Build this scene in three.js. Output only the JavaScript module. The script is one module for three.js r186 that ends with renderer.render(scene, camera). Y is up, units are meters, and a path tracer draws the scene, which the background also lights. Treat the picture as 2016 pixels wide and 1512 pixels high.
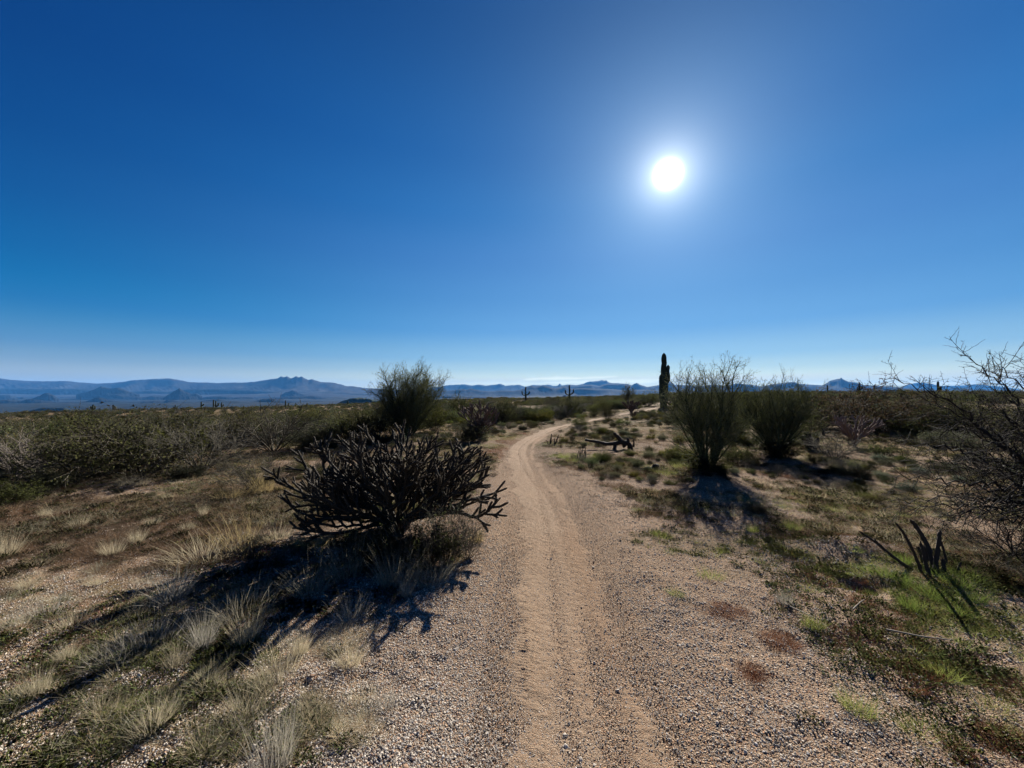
import * as THREE from 'three';
import { mergeGeometries } from 'three/addons/utils/BufferGeometryUtils.js';

// ---------------------------------------------------------------- camera, sky, sun, exposure
const scene = new THREE.Scene();
const renderer = new THREE.WebGLRenderer({ antialias: true });
renderer.setSize(1024, 768);
renderer.toneMapping = THREE.LinearToneMapping;
const EXPOSURE = 2.85;
renderer.toneMappingExposure = EXPOSURE;
renderer.shadowMap.enabled = true;
const camera = new THREE.PerspectiveCamera(90, 4 / 3, 0.05, 40000);
const EYE = 1.6, PITCH = 1.21 * Math.PI / 180, F = 756;
camera.position.set(0, EYE, 0);
camera.rotation.set(PITCH, 0, 0);
scene.add(camera);

const rad = (d) => d * Math.PI / 180;
const clamp = (x, a = 0, b = 1) => Math.min(b, Math.max(a, x));
const sstep = (a, b, x) => { const t = clamp((x - a) / (b - a)); return t * t * (3 - 2 * t); };
const lerp = (a, b, t) => a + (b - a) * t;
// a direction in the place for a spot in the photograph (used to survey where things stand)
function sight(px, py) {
  const dx = (px - 1008) / F, dy = (756 - py) / F, c = Math.cos(PITCH), s = Math.sin(PITCH);
  return [dx, dy * c + s, dy * s - c];
}
function at(px, py, d) { const [x, y, z] = sight(px, py), k = d / -z; return [x * k, EYE + y * k, -d]; }

const SUN = new THREE.Vector3(...sight(1315, 343)).normalize();
const SUN_I = 5.0;
const sun = new THREE.DirectionalLight(new THREE.Color().setRGB(1.0, 0.945, 0.86), SUN_I);
sun.position.copy(SUN).multiplyScalar(200);
sun.castShadow = true;
sun.shadow.radius = 1;
sun.shadow.mapSize.set(4096, 4096);
Object.assign(sun.shadow.camera, { left: -30, right: 30, top: 30, bottom: -30, near: 1, far: 500 });
scene.add(sun, sun.target);

// ---------------------------------------------------------------- noise and random numbers
function rng(seed) { let a = seed >>> 0; return () => { a = (a + 0x6d2b79f5) | 0; let t = Math.imul(a ^ (a >>> 15), 1 | a); t = (t + Math.imul(t ^ (t >>> 7), 61 | t)) ^ t; return ((t ^ (t >>> 14)) >>> 0) / 4294967296; }; }
function hash2(x, y) { let h = Math.imul(x | 0, 374761393) + Math.imul(y | 0, 668265263); h = Math.imul(h ^ (h >>> 13), 1274126177); return ((h ^ (h >>> 16)) >>> 0) / 4294967296; }
function vnoise(x, y) {   // -1 .. 1
  const ix = Math.floor(x), iy = Math.floor(y), fx = x - ix, fy = y - iy, u = fx * fx * (3 - 2 * fx), v = fy * fy * (3 - 2 * fy);
  const a = hash2(ix, iy), b = hash2(ix + 1, iy), c = hash2(ix, iy + 1), d = hash2(ix + 1, iy + 1);
  return 2 * (a + (b - a) * u + (c - a) * v + (a - b - c + d) * u * v) - 1;
}
function fbm(x, y, o = 4) { let s = 0, a = 0.5; for (let i = 0; i < o; i++) { s += a * vnoise(x, y); x = x * 2.03 + 17.3; y = y * 2.03 + 9.1; a *= 0.5; } return s; }
function ridged(x, y, o = 5) { let s = 0, a = 0.5; for (let i = 0; i < o; i++) { s += a * (1 - Math.abs(vnoise(x, y)) * 2); x = x * 2.1 + 7.7; y = y * 2.1 + 3.3; a *= 0.5; } return s; }

// ---------------------------------------------------------------- sky
{
  const W = 4096, Hh = 2048, data = new Float32Array(W * Hh * 4);
  const key = [   // elevation, linear colour as it is seen at exposure 1
    [0, 1.0, 1.06, .82], [2, .80, .92, .78], [3.4, .50, .70, .76], [5, .31, .55, .76], [9, .130, .355, .69], [14, .078, .264, .60], [19, .050, .202, .53], [25, .018, .150, .455], [32, .006, .104, .37], [45, .0008, .058, .245], [65, .001, .03, .17], [90, .001, .025, .14]];
  const clouds = [   // azimuth span and elevation of thin streaks low over the far range, thickness, strength
    [1024, 1150, 747, 744, 2.6, .40], [1130, 1222, 745, 741, 2.4, .34], [1060, 1310, 753, 751.5, 3.0, .42], [1180, 1330, 749, 748, 2.2, .25], [880, 1100, 755, 754, 3, .18], [1700, 1930, 756, 754, 2.2, .5], [1420, 1700, 757, 755, 3, .22]]
    .map(([a, b, ya, yb, t, s]) => ({ a, b, ya, yb, t, s }));
  const groundTone = [.20, .17, .14];
  for (let j = 0; j < Hh; j++) {
    const el = ((j + 0.5) / Hh - 0.5) * Math.PI, deg = el * 180 / Math.PI, sy = Math.sin(el), cy = Math.cos(el);
    let k = 0; while (k < key.length - 2 && deg > key[k + 1][0]) k++;
    const A = key[k], B = key[k + 1], t = sstep(0, 1, clamp((deg - A[0]) / (B[0] - A[0]))) * .35 + clamp((deg - A[0]) / (B[0] - A[0])) * .65;
    const base = [lerp(A[1], B[1], t), lerp(A[2], B[2], t), lerp(A[3], B[3], t)];
    for (let i = 0; i < W; i++) {
      const o = (j * W + i) * 4;
      data[o + 3] = 1;
      if (deg < -0.3) { data[o] = groundTone[0]; data[o + 1] = groundTone[1]; data[o + 2] = groundTone[2]; continue; }
      const th = ((i + 0.5) / W - 0.5) * 2 * Math.PI, x = cy * Math.cos(th), z = cy * Math.sin(th);
      const cg = clamp(x * SUN.x + sy * SUN.y + z * SUN.z, -1, 1), g = Math.acos(cg) * 180 / Math.PI;
      // air: darkest about 90 degrees from the sun
      const away = sstep(22, 82, g) - .45 * sstep(100, 170, g), dim = 1.03 - (.48 + .22 * sstep(2, 28, deg)) * away;
      let r = base[0] * dim * (1 - (.15 + .85 * sstep(1, 12, deg)) * away), gr = base[1] * dim * (1 - .10 * away), b = base[2] * (1.03 - .8 * (1.03 - dim));
      // the aureole of the sun in slightly dusty air
      const broad = .20 * Math.exp(-g / 18), mid = .44 * Math.exp(-g / 7.5), core = 40 * Math.exp(-Math.pow(g / .80, 2)) + 1.5 * Math.exp(-g / 1.75);
      r += broad * .27 + mid * .74 + core * 1.0; gr += broad * .60 + mid * .88 + core * .96; b += broad * .74 + mid * .93 + core * .84;
      if (deg < 6 && z < -0.2) {
        const px = 1008 + F * x / -z, yy = 772 - F * sy / -z;
        for (const c of clouds) {
          if (px < c.a || px > c.b) continue;
          const f = (px - c.a) / (c.b - c.a), mid2 = lerp(c.ya, c.yb, f) + 1.5 * fbm(px * .03 + c.a, 3.1, 3);
          const th2 = c.t * (.6 + .9 * (fbm(px * .035, c.ya, 3) + .5)) * Math.sin(Math.PI * clamp(f)) ** .6;
          const e = Math.exp(-Math.pow((yy - mid2) / Math.max(.4, th2), 2)) * c.s * sstep(0, .12, f) * sstep(1, .85, f);
          r += e * .62; gr += e * .52; b += e * .40;
        }
      }
      data[o] = r / EXPOSURE; data[o + 1] = gr / EXPOSURE; data[o + 2] = b / EXPOSURE;
    }
  }
  const tex = new THREE.DataTexture(data, W, Hh, THREE.RGBAFormat, THREE.FloatType);
  tex.mapping = THREE.EquirectangularReflectionMapping;
  tex.magFilter = tex.minFilter = THREE.LinearFilter;
  tex.needsUpdate = true;
  scene.background = tex;
  scene.environment = tex;
}
scene.fog = new THREE.FogExp2(new THREE.Color().setRGB(.085, .33, .80), 0.000038);

// ---------------------------------------------------------------- mesh building
class MB {
  constructor() { this.p = []; this.n = []; this.u = []; this.i = []; this.c = null; }
  get count() { return this.p.length / 3; }
  v(x, y, z, nx, ny, nz, u = 0, w = 0) { this.p.push(x, y, z); this.n.push(nx, ny, nz); this.u.push(u, w); return this.p.length / 3 - 1; }
  // a tapered, rounded-ended tube through points; radius may vary with (t, angle index, ring)
  tube(pts, rad0, sides = 5, opt = {}) {
    const n = pts.length; if (n < 2) return this;
    const rf = typeof rad0 === 'function' ? rad0 : (t) => lerp(rad0[0], rad0[1], t);
    let tx = pts[1][0] - pts[0][0], ty = pts[1][1] - pts[0][1], tz = pts[1][2] - pts[0][2], l = Math.hypot(tx, ty, tz) || 1; tx /= l; ty /= l; tz /= l;
    let ax = Math.abs(ty) < .9 ? 0 : 1, ay = Math.abs(ty) < .9 ? 1 : 0, az = 0;
    let ux = ay * tz - az * ty, uy = az * tx - ax * tz, uz = ax * ty - ay * tx; l = Math.hypot(ux, uy, uz); ux /= l; uy /= l; uz /= l;
    let along = 0; const start = this.count, ph = opt.phase || 0;
    for (let k = 0; k < n; k++) {
      const a = pts[Math.max(0, k - 1)], b = pts[Math.min(n - 1, k + 1)];
      tx = b[0] - a[0]; ty = b[1] - a[1]; tz = b[2] - a[2]; l = Math.hypot(tx, ty, tz) || 1; tx /= l; ty /= l; tz /= l;
      const d = ux * tx + uy * ty + uz * tz; ux -= d * tx; uy -= d * ty; uz -= d * tz; l = Math.hypot(ux, uy, uz) || 1; ux /= l; uy /= l; uz /= l;
      const vx = ty * uz - tz * uy, vy = tz * ux - tx * uz, vz = tx * uy - ty * ux, t = k / (n - 1);
      if (k) along += Math.hypot(pts[k][0] - pts[k - 1][0], pts[k][1] - pts[k - 1][1], pts[k][2] - pts[k - 1][2]);
      for (let s = 0; s <= sides; s++) {
        const an = s / sides * 2 * Math.PI + ph, ca = Math.cos(an), sa = Math.sin(an), r = rf(t, s % sides, k);
        const nx = ux * ca + vx * sa, ny = uy * ca + vy * sa, nz = uz * ca + vz * sa;
        this.v(pts[k][0] + nx * r, pts[k][1] + ny * r, pts[k][2] + nz * r, nx, ny, nz, s / sides * 6.28 * rf(.4, 0, 0), along);
      }
    }
    const w = sides + 1;
    for (let k = 0; k < n - 1; k++) for (let s = 0; s < sides; s++) { const a = start + k * w + s; this.i.push(a, a + 1, a + w, a + 1, a + w + 1, a + w); }
    if (opt.cap) {
      const e = pts[n - 1], r = rf(1, 0, n - 1), q = this.v(e[0] + tx * r * (opt.cap === 2 ? .05 : .7), e[1] + ty * r * (opt.cap === 2 ? .05 : .7), e[2] + tz * r * (opt.cap === 2 ? .05 : .7), tx, ty, tz, 0, along), b0 = start + (n - 1) * w;
      for (let s = 0; s < sides; s++) this.i.push(b0 + s, b0 + s + 1, q);
    }
    return this;
  }
  // a pointed leaf or a blade piece: four corners
  leaf(p, d, s, len, wid, bend = 0) {
    let nx = d[1] * s[2] - d[2] * s[1], ny = d[2] * s[0] - d[0] * s[2], nz = d[0] * s[1] - d[1] * s[0]; const l = Math.hypot(nx, ny, nz) || 1; nx /= l; ny /= l; nz /= l;
    const m = .45 * len, a = this.v(p[0], p[1], p[2], nx, ny, nz), b = this.v(p[0] + d[0] * m + s[0] * wid / 2, p[1] + d[1] * m + s[1] * wid / 2, p[2] + d[2] * m + s[2] * wid / 2, nx, ny, nz);
    const c = this.v(p[0] + d[0] * len + nx * bend, p[1] + d[1] * len + ny * bend, p[2] + d[2] * len + nz * bend, nx, ny, nz), e = this.v(p[0] + d[0] * m - s[0] * wid / 2, p[1] + d[1] * m - s[1] * wid / 2, p[2] + d[2] * m - s[2] * wid / 2, nx, ny, nz);
    this.i.push(a, b, c, a, c, e); return this;
  }
  // a curved grass blade, flat and tapering
  blade(p, d, s, len, wid, droop, segs = 3) {
    const st = this.count; let x = p[0], y = p[1], z = p[2], dx = d[0], dy = d[1], dz = d[2];
    for (let k = 0; k <= segs; k++) {
      const t = k / segs, w = wid / 2 * (1 - t * .92), nx = dy * s[2] - dz * s[1], ny = dz * s[0] - dx * s[2], nz = dx * s[1] - dy * s[0];
      this.v(x + s[0] * w, y + s[1] * w, z + s[2] * w, nx, ny, nz); this.v(x - s[0] * w, y - s[1] * w, z - s[2] * w, nx, ny, nz);
      const q = len / segs; x += dx * q; y += dy * q; z += dz * q; dy -= droop / segs * (.4 + 1.2 * t); const l = Math.hypot(dx, dy, dz) || 1; dx /= l; dy /= l; dz /= l;
    }
    for (let k = 0; k < segs; k++) { const a = st + 2 * k; this.i.push(a, a + 1, a + 2, a + 1, a + 3, a + 2); }
    return this;
  }
  geometry() {
    const g = new THREE.BufferGeometry();
    g.setAttribute('position', new THREE.Float32BufferAttribute(this.p, 3));
    g.setAttribute('normal', new THREE.Float32BufferAttribute(this.n, 3));
    g.setAttribute('uv', new THREE.Float32BufferAttribute(this.u, 2));
    if (this.c) g.setAttribute('color', new THREE.Float32BufferAttribute(this.c, 3));
    g.setIndex(this.i);
    return g;
  }
}
const used = new Map();
function numbered(name) { const n = used.get(name) ?? 0; used.set(name, n + 1); return n ? `${name}_${String(n).padStart(3, '0')}` : name; }
function shade(o) { o.traverse((m) => { if (m.isMesh) { m.castShadow = true; m.receiveShadow = true; } }); return o; }
function tag(o, label, category, group, kind) {
  o.userData.label = label; if (category) o.userData.category = category; if (group) o.userData.group = group; if (kind) o.userData.kind = kind; return o;
}
function thing(name, label, category, pos = [0, 0, 0], group) { const o = new THREE.Group(); o.name = numbered(name); o.position.set(...pos); scene.add(o); return tag(o, label, category, group); }
function part(name, mb, mat, parent, stuff) {
  const m = new THREE.Mesh(mb instanceof MB ? mb.geometry() : mb, mat); m.name = name; m.castShadow = m.receiveShadow = true; if (stuff) m.userData.kind = 'stuff'; parent.add(m); return m;
}
function solo(name, geo, mat, label, category, kind, group) {
  const m = new THREE.Mesh(geo instanceof MB ? geo.geometry() : geo, mat); m.name = numbered(name); m.castShadow = m.receiveShadow = true; scene.add(m); return tag(m, label, category, group, kind);
}
const nrm = (v) => { const l = Math.hypot(v[0], v[1], v[2]) || 1; return [v[0] / l, v[1] / l, v[2] / l]; };
const add = (a, b, k = 1) => [a[0] + b[0] * k, a[1] + b[1] * k, a[2] + b[2] * k];
const sub = (a, b) => [a[0] - b[0], a[1] - b[1], a[2] - b[2]];
const cross = (a, b) => [a[1] * b[2] - a[2] * b[1], a[2] * b[0] - a[0] * b[2], a[0] * b[1] - a[1] * b[0]];
const rdir = (R) => { const z = 2 * R() - 1, a = 2 * Math.PI * R(), s = Math.sqrt(1 - z * z); return [s * Math.cos(a), z, s * Math.sin(a)]; };
const sideOf = (d, R) => nrm(cross(d, rdir(R)));

// ---------------------------------------------------------------- textures
function canvasless(w, h, f, srgb) {   // f(i, j) -> [r, g, b] in 0..1
  const d = new Uint8Array(w * h * 4);
  for (let j = 0; j < h; j++) for (let i = 0; i < w; i++) { const c = f(i, j), o = (j * w + i) * 4; d[o] = clamp(c[0]) * 255; d[o + 1] = clamp(c[1]) * 255; d[o + 2] = clamp(c[2]) * 255; d[o + 3] = 255; }
  const t = new THREE.DataTexture(d, w, h); t.wrapS = t.wrapT = THREE.RepeatWrapping; t.magFilter = THREE.LinearFilter; t.minFilter = THREE.LinearMipmapLinearFilter; if (srgb) t.colorSpace = THREE.SRGBColorSpace; t.needsUpdate = true; return t;
}
// gravel: rounded grains scattered on a repeating sheet; the height and a tint per grain
function gravel(size, count, rMin, rMax, seed) {
  const R = rng(seed), h = new Float32Array(size * size), col = new Float32Array(size * size * 3);
  for (let k = 0; k < size * size; k++) { col[3 * k] = .80; col[3 * k + 1] = .74; col[3 * k + 2] = .68; }
  for (let n = 0; n < count; n++) {
    const q = R(), r = lerp(rMin, rMax, q * q * q), cx = R() * size, cy = R() * size, e = .65 + .35 * R(), an = R() * 3.14, ca = Math.cos(an), sa = Math.sin(an), base = R() * .25;
    const tone = .72 + .28 * R(), warm = R(), tint = warm < .12 ? [tone * 1.0, tone * 1.0, tone * 1.0] : warm < .3 ? [tone * .95, tone * .80, tone * .70] : [tone, tone * .93, tone * .86];
    const m = Math.ceil(r);
    for (let dy = -m; dy <= m; dy++) for (let dx = -m; dx <= m; dx++) {
      const u = (dx * ca + dy * sa) / r, v = (-dx * sa + dy * ca) / (r * e), d = u * u + v * v; if (d > 1) continue;
      const x = ((Math.floor(cx) + dx) % size + size) % size, y = ((Math.floor(cy) + dy) % size + size) % size, k = y * size + x, z = base + Math.sqrt(1 - d) * r / rMax;
      if (z > h[k]) { h[k] = z; col[3 * k] = tint[0]; col[3 * k + 1] = tint[1]; col[3 * k + 2] = tint[2]; }
    }
  }
  return { height: canvasless(size, size, (i, j) => { const z = h[j * size + i] / 1.25; return [z, z, z]; }), color: canvasless(size, size, (i, j) => { const k = 3 * (j * size + i); return [col[k], col[k + 1], col[k + 2]]; }, true) };
}
const grain = gravel(1024, 52000, 1.6, 6, 5);       // 1.1 m across
const fine = gravel(1024, 60000, 1.3, 4, 9);      // trail dust and grit
const barkTex = canvasless(256, 256, (i, j) => { const z = .5 + .5 * fbm(i / 256 * 24, j / 256 * 6, 4); return [z, z, z]; });

// ---------------------------------------------------------------- materials
const C = (r, g, b) => new THREE.Color().setRGB(r, g, b);
const std = (r, g, b, o = {}) => new THREE.MeshPhysicalMaterial({ color: C(r * .64, g * .64, b * .64), roughness: .9, metalness: 0, specularIntensity: .3, side: THREE.DoubleSide, ...o });
const thin = (r, g, b, tr = .4, o = {}) => new THREE.MeshPhysicalMaterial({ color: C(r * .68, g * .68, b * .68), roughness: 1, metalness: 0, transmission: tr, thickness: 0, specularIntensity: .15, side: THREE.DoubleSide, ...o });
const M = {
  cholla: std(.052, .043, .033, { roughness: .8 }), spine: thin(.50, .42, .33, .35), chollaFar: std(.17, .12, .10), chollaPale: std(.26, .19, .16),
  wood: std(.085, .065, .05, { bumpMap: barkTex, bumpScale: .004 }), deadwood: std(.06, .048, .04, { bumpMap: barkTex, bumpScale: .008 }), palewood: std(.30, .255, .21), twig: std(.10, .085, .06), greytwig: std(.145, .13, .10),
  paloStem: std(.085, .10, .045), paloTwig: thin(.20, .215, .12, .3), paloLeaf: thin(.26, .29, .085, .68),
  creoLeaf: thin(.135, .155, .055, .55), oliveLeaf: thin(.19, .195, .08, .58), greyLeaf: thin(.17, .185, .115, .45), limeLeaf: thin(.18, .20, .04, .55), brownLeaf: thin(.14, .095, .055, .4), mesqLeaf: thin(.11, .12, .05, .45),
  mesqBark: std(.034, .029, .025, { bumpMap: barkTex, bumpScale: .004 }), mesqTwig: std(.042, .035, .03),
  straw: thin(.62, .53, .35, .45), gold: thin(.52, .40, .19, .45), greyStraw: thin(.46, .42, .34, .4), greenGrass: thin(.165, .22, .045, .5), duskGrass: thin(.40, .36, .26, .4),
  herb: thin(.36, .42, .15, .65), limeHerb: thin(.25, .28, .07, .55), rustHerb: thin(.24, .10, .05, .35), brownHerb: thin(.20, .135, .085, .3), darkHerb: thin(.085, .085, .04, .25),
  saguaro: std(.05, .065, .04, { roughness: .8 }),
};

// ---------------------------------------------------------------- lie of the land
const TRAIL = [[.12, 1.5], [.19, -.4], [.29, -1.63], [.355, -2.83], [.42, -4.2], [.43, -5.6], [.32, -7.6], [.22, -9.6], [.36, -12.0], [1.05, -15.0], [2.35, -18.3], [4.3, -21.4], [6.4, -25.0], [9.2, -30.0], [13.6, -37], [17.5, -44], [19, -52], [17, -62], [20, -75]]
  .map(([x, z]) => new THREE.Vector3(x, 0, z));
const trailCurve = new THREE.CatmullRomCurve3(TRAIL, false, 'centripetal');
const trailPts = trailCurve.getSpacedPoints(900);
const trailXZ = new Float32Array(trailPts.length * 2); trailPts.forEach((p, i) => { trailXZ[2 * i] = p.x; trailXZ[2 * i + 1] = p.z; });
function trailDist(x, z) {   // distance from the middle of the trail
  if (z < -80 || z > 4 || x < -3 || x > 25) return 9;
  let best = 1e9, bi = 0; const n = trailPts.length;
  for (let i = 0; i < n; i += 6) { const dx = x - trailXZ[2 * i], dz = z - trailXZ[2 * i + 1], d = dx * dx + dz * dz; if (d < best) { best = d; bi = i; } }
  for (let i = Math.max(0, bi - 6); i <= Math.min(n - 1, bi + 6); i++) { const dx = x - trailXZ[2 * i], dz = z - trailXZ[2 * i + 1], d = dx * dx + dz * dz; if (d < best) best = d; }
  return Math.sqrt(best);
}
function trailX(z) { let k = 0; while (k < TRAIL.length - 2 && z < TRAIL[k + 1].z) k++; const a = TRAIL[k], b = TRAIL[k + 1]; return a.x + (b.x - a.x) * (z - a.z) / (b.z - a.z); }
function hidesTrail(x, z) {   // would a bush here stand between the path and someone walking up it
  const u = x / -z; for (let i = 0; i < 620; i += 8) { const tx = trailXZ[2 * i], tz = trailXZ[2 * i + 1]; if (tz < z && tz > z * 1.6 && tz < -12 && Math.abs(tx / -tz - u) < .9 / -z) return true; } return false;
}
function landForm(x, z) {   // the land without its small bumps
  const r = Math.hypot(x, z), u = x / (r + 1e-6);
  const tilt = u < 0 ? lerp(-1.0, -3.6, sstep(0, .62, -u)) : lerp(-1.0, .9, sstep(0, .6, u));
  const s = sstep(9, 85, r);
  const V = u < .25 ? lerp(-72, -95, sstep(.1, -.6, u)) : lerp(-72, -2, sstep(.25, .5, u));
  let h = tilt * s + V * sstep(110, 1300, r);
  if (r > 700) h += (26 * fbm(x * .0016, z * .0016, 4) + 16 * ridged(x * .004 + 3, z * .004, 4)) * sstep(700, 2000, r) * (u > .4 ? .25 : 1);
  return h;
}
function H(x, z, fineToo = true) {
  const r2 = x * x + z * z;
  let h = landForm(x, z);
  if (r2 < 1e5) {
    h += .10 * fbm(x * .16 + 5, z * .16, 2) * Math.min(1, r2 / 60);
    h += .035 * fbm(x * .55, z * .55 + 4, 3);
    const td = trailDist(x, z);
    h += .022 * Math.exp(-Math.pow((td - .78) / .3, 2)) - .03 * sstep(.75, .35, td);
    h += mound(x, z);
    if (fineToo && r2 < 900) h += (.024 * fbm(x * 3.6, z * 3.6, 3) + .009 * vnoise(x * 17, z * 17) * (r2 < 150 ? 1 : 0)) * lerp(.2, 1, sstep(.4, 1.0, td));
  }
  return h;
}
const MOUNDS = [[1660, 1085, 3.85, .62, .30, .13], [1690, 1180, 3.2, .20, .12, -.13], [1405, 930, 7.6, .8, .6, .12], [770, 1080, 4.3, .9, .5, .08], [1835, 1140, 3.3, .5, .35, .06]];
const moundAt = MOUNDS.map(([px, py, d, rx, rz, h]) => ({ x: (px - 1008) / F * d, z: -d, rx, rz, h }));
function mound(x, z) { let s = 0; for (const m of moundAt) { const q = ((x - m.x) / m.rx) ** 2 + ((z - m.z) / m.rz) ** 2; if (q < 4) s += m.h * Math.exp(-q * 1.4); } return s; }
// where the line of sight through a spot in the photograph meets the land
function spot(px, py) {
  const [x, y, z] = sight(px, py); let k = .5, prev = .5;
  while (k < 600) { if (EYE + y * k < landForm(x * k, z * k)) break; prev = k; k *= 1.02; }
  for (let i = 0; i < 20; i++) { const m = (prev + k) / 2; if (EYE + y * m < landForm(x * m, z * m)) k = m; else prev = m; }
  return [x * k, H(x * k, z * k), z * k];
}
const stand = (x, z) => [x, H(x, z), z];

// where which cover grows: patches surveyed on the ground, with ragged edges
function patches(list) {
  const L = list.map(([px, py, rx, rz, w = 1]) => { const p = spot(px, py); return { x: p[0], z: p[2], rx, rz, w }; });
  return (x, z) => { let m = 0; for (const b of L) { const q = ((x - b.x) / b.rx) ** 2 + ((z - b.z) / b.rz) ** 2; if (q < 1.6) m = Math.max(m, b.w * sstep(1.5, .35, q)); } return m; };
}
const zoneGreen = patches([[120, 1330, 1.3, .62, .82], [330, 1420, .9, .34, .82], [60, 1460, .8, .3, .85], [430, 1330, .55, .3, .62], [120, 1180, 1.1, .35, .7], [230, 1250, .8, .3, .8], [560, 1480, .35, .2, .7], [620, 1340, .3, .2, .5], [690, 1300, .25, .2, .5],
  [1420, 1075, 1.2, .5, .8], [1560, 1120, .8, .35, .75], [1340, 1090, .5, .3, .42], [1950, 1290, .7, .6, .3], [1880, 1200, .6, .4, .4], [1990, 1400, .35, .3, .3], [1790, 1140, .7, .35, .5], [1560, 1000, 1.6, .6, .45], [1750, 1230, .5, .25, .4], [420, 950, .9, .4, .3], [1110, 905, 1.2, 1.3, .75], [1180, 880, 2.2, 1.2, .6], [1080, 875, 1.2, 1, .8], [1300, 930, 1.2, .8, .8]]);
const zoneLime = patches([[1820, 1150, .75, .35, .8], [1760, 1130, .4, .25, .8], [1900, 1220, .5, .35, .65], [1970, 1330, .5, .5, .5], [1930, 1250, .4, .4, .62], [1990, 1230, .4, .3, .62], [1580, 1110, .7, .3, .55], [1430, 1085, .8, .3, .55], [1340, 1085, .5, .25, .5], [1620, 1150, .5, .2, .55], [1900, 1350, .5, .4, .42], [1960, 1420, .4, .3, .42], [1650, 990, 2, .8, .68], [1480, 1000, 1.4, .5, .62], [1750, 960, 1.6, .6, .6], [1850, 1010, 1, .4, .55], [260, 1340, .9, .4, .4], [420, 1260, .6, .25, .4], [1450, 985, 1.6, .6, .45], [1380, 925, .9, .55, 1], [1320, 920, .8, .5, .8], [1620, 905, 1.0, .6, .9], [1560, 890, 1.0, .7, .8], [920, 875, 1.6, .55, 1], [860, 880, 1.0, .4, .8], [960, 860, 2, .8, .8], [1130, 900, .7, .5, .7], [1500, 925, .7, .4, .5], [700, 880, 1.2, .5, .4], [620, 875, 1.3, .6, .6], [1085, 872, .8, .5, .8]]);
const zoneRust = patches([[965, 895, .45, 1.0, 1], [985, 880, .35, .8, 1], [1005, 866, .5, 1.0, 1], [1045, 852, .6, .9, .8], [250, 1000, 2.6, .75, .45], [80, 1000, 1.8, .7, .55], [430, 985, 1.6, .6, .5], [1960, 1480, .3, .2, .6], [1900, 1470, .3, .15, .4], [520, 920, 1.8, .9, .5], [1250, 812, .9, .8, .8], [1530, 1260, .12, .1, .8], [1420, 1210, .2, .12, .8], [1470, 1325, .12, .09, .7], [1440, 1285, .1, .08, .6], [1640, 1065, .5, .15, .5], [1520, 935, .5, .4, .7], [1090, 1300, .01, .01, .1]]);
const zoneBrown = patches([[200, 1010, 3.4, 1.2, .85], [60, 1070, 2.2, .6, .8], [420, 1010, 2.0, .9, .8], [320, 1090, 1.6, .5, .6], [560, 960, 1.8, 1.2, .7], [640, 890, 2.5, 1.2, .7], [1300, 980, 1.8, 1.0, .35], [1250, 860, 4, 2.4, .5], [1420, 1000, 2.2, .9, .3], [1700, 1010, 2.0, .8, .35], [1800, 950, 2.5, 1.4, .4], [1650, 950, 2, 1, .35], [1860, 1050, 1.0, .4, .35], [100, 880, 3, 2.5, .5], [1250, 920, 2.4, 1.5, .5]]);
const zoneStraw = patches([[150, 1260, 1.0, .4, .5], [320, 1390, .8, .35, .52], [90, 1420, .7, .3, .5], [520, 1420, .5, .3, .4], [60, 1170, 1.2, .3, .56], [330, 1210, .9, .3, .5], [640, 1420, .35, .25, .36], [240, 1130, 1.2, .35, .55], [620, 1260, .4, .25, .36], [440, 1180, .7, .3, .5], [1290, 845, 3.4, 1.6, 1], [1210, 860, 2.2, 1.2, .6], [1380, 850, 2, 1.3, .7], [1760, 880, 3.0, 1.0, 1], [1870, 885, 2.0, 1.0, .8], [480, 975, .9, .5, .8], [1120, 838, 1, 1, .3], [1700, 870, 1.5, .8, .8], [400, 890, 2, .8, .3], [60, 870, 2.4, 1.6, .5], [1060, 822, 3, 2, .5]]);
const ragged = (x, z, s = 1.7) => .45 * fbm(x * s, z * s, 2) + .5 * fbm(x * 5.1 + 3, z * 5.1, 2) + .3 * vnoise(x * 13, z * 13);

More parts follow.
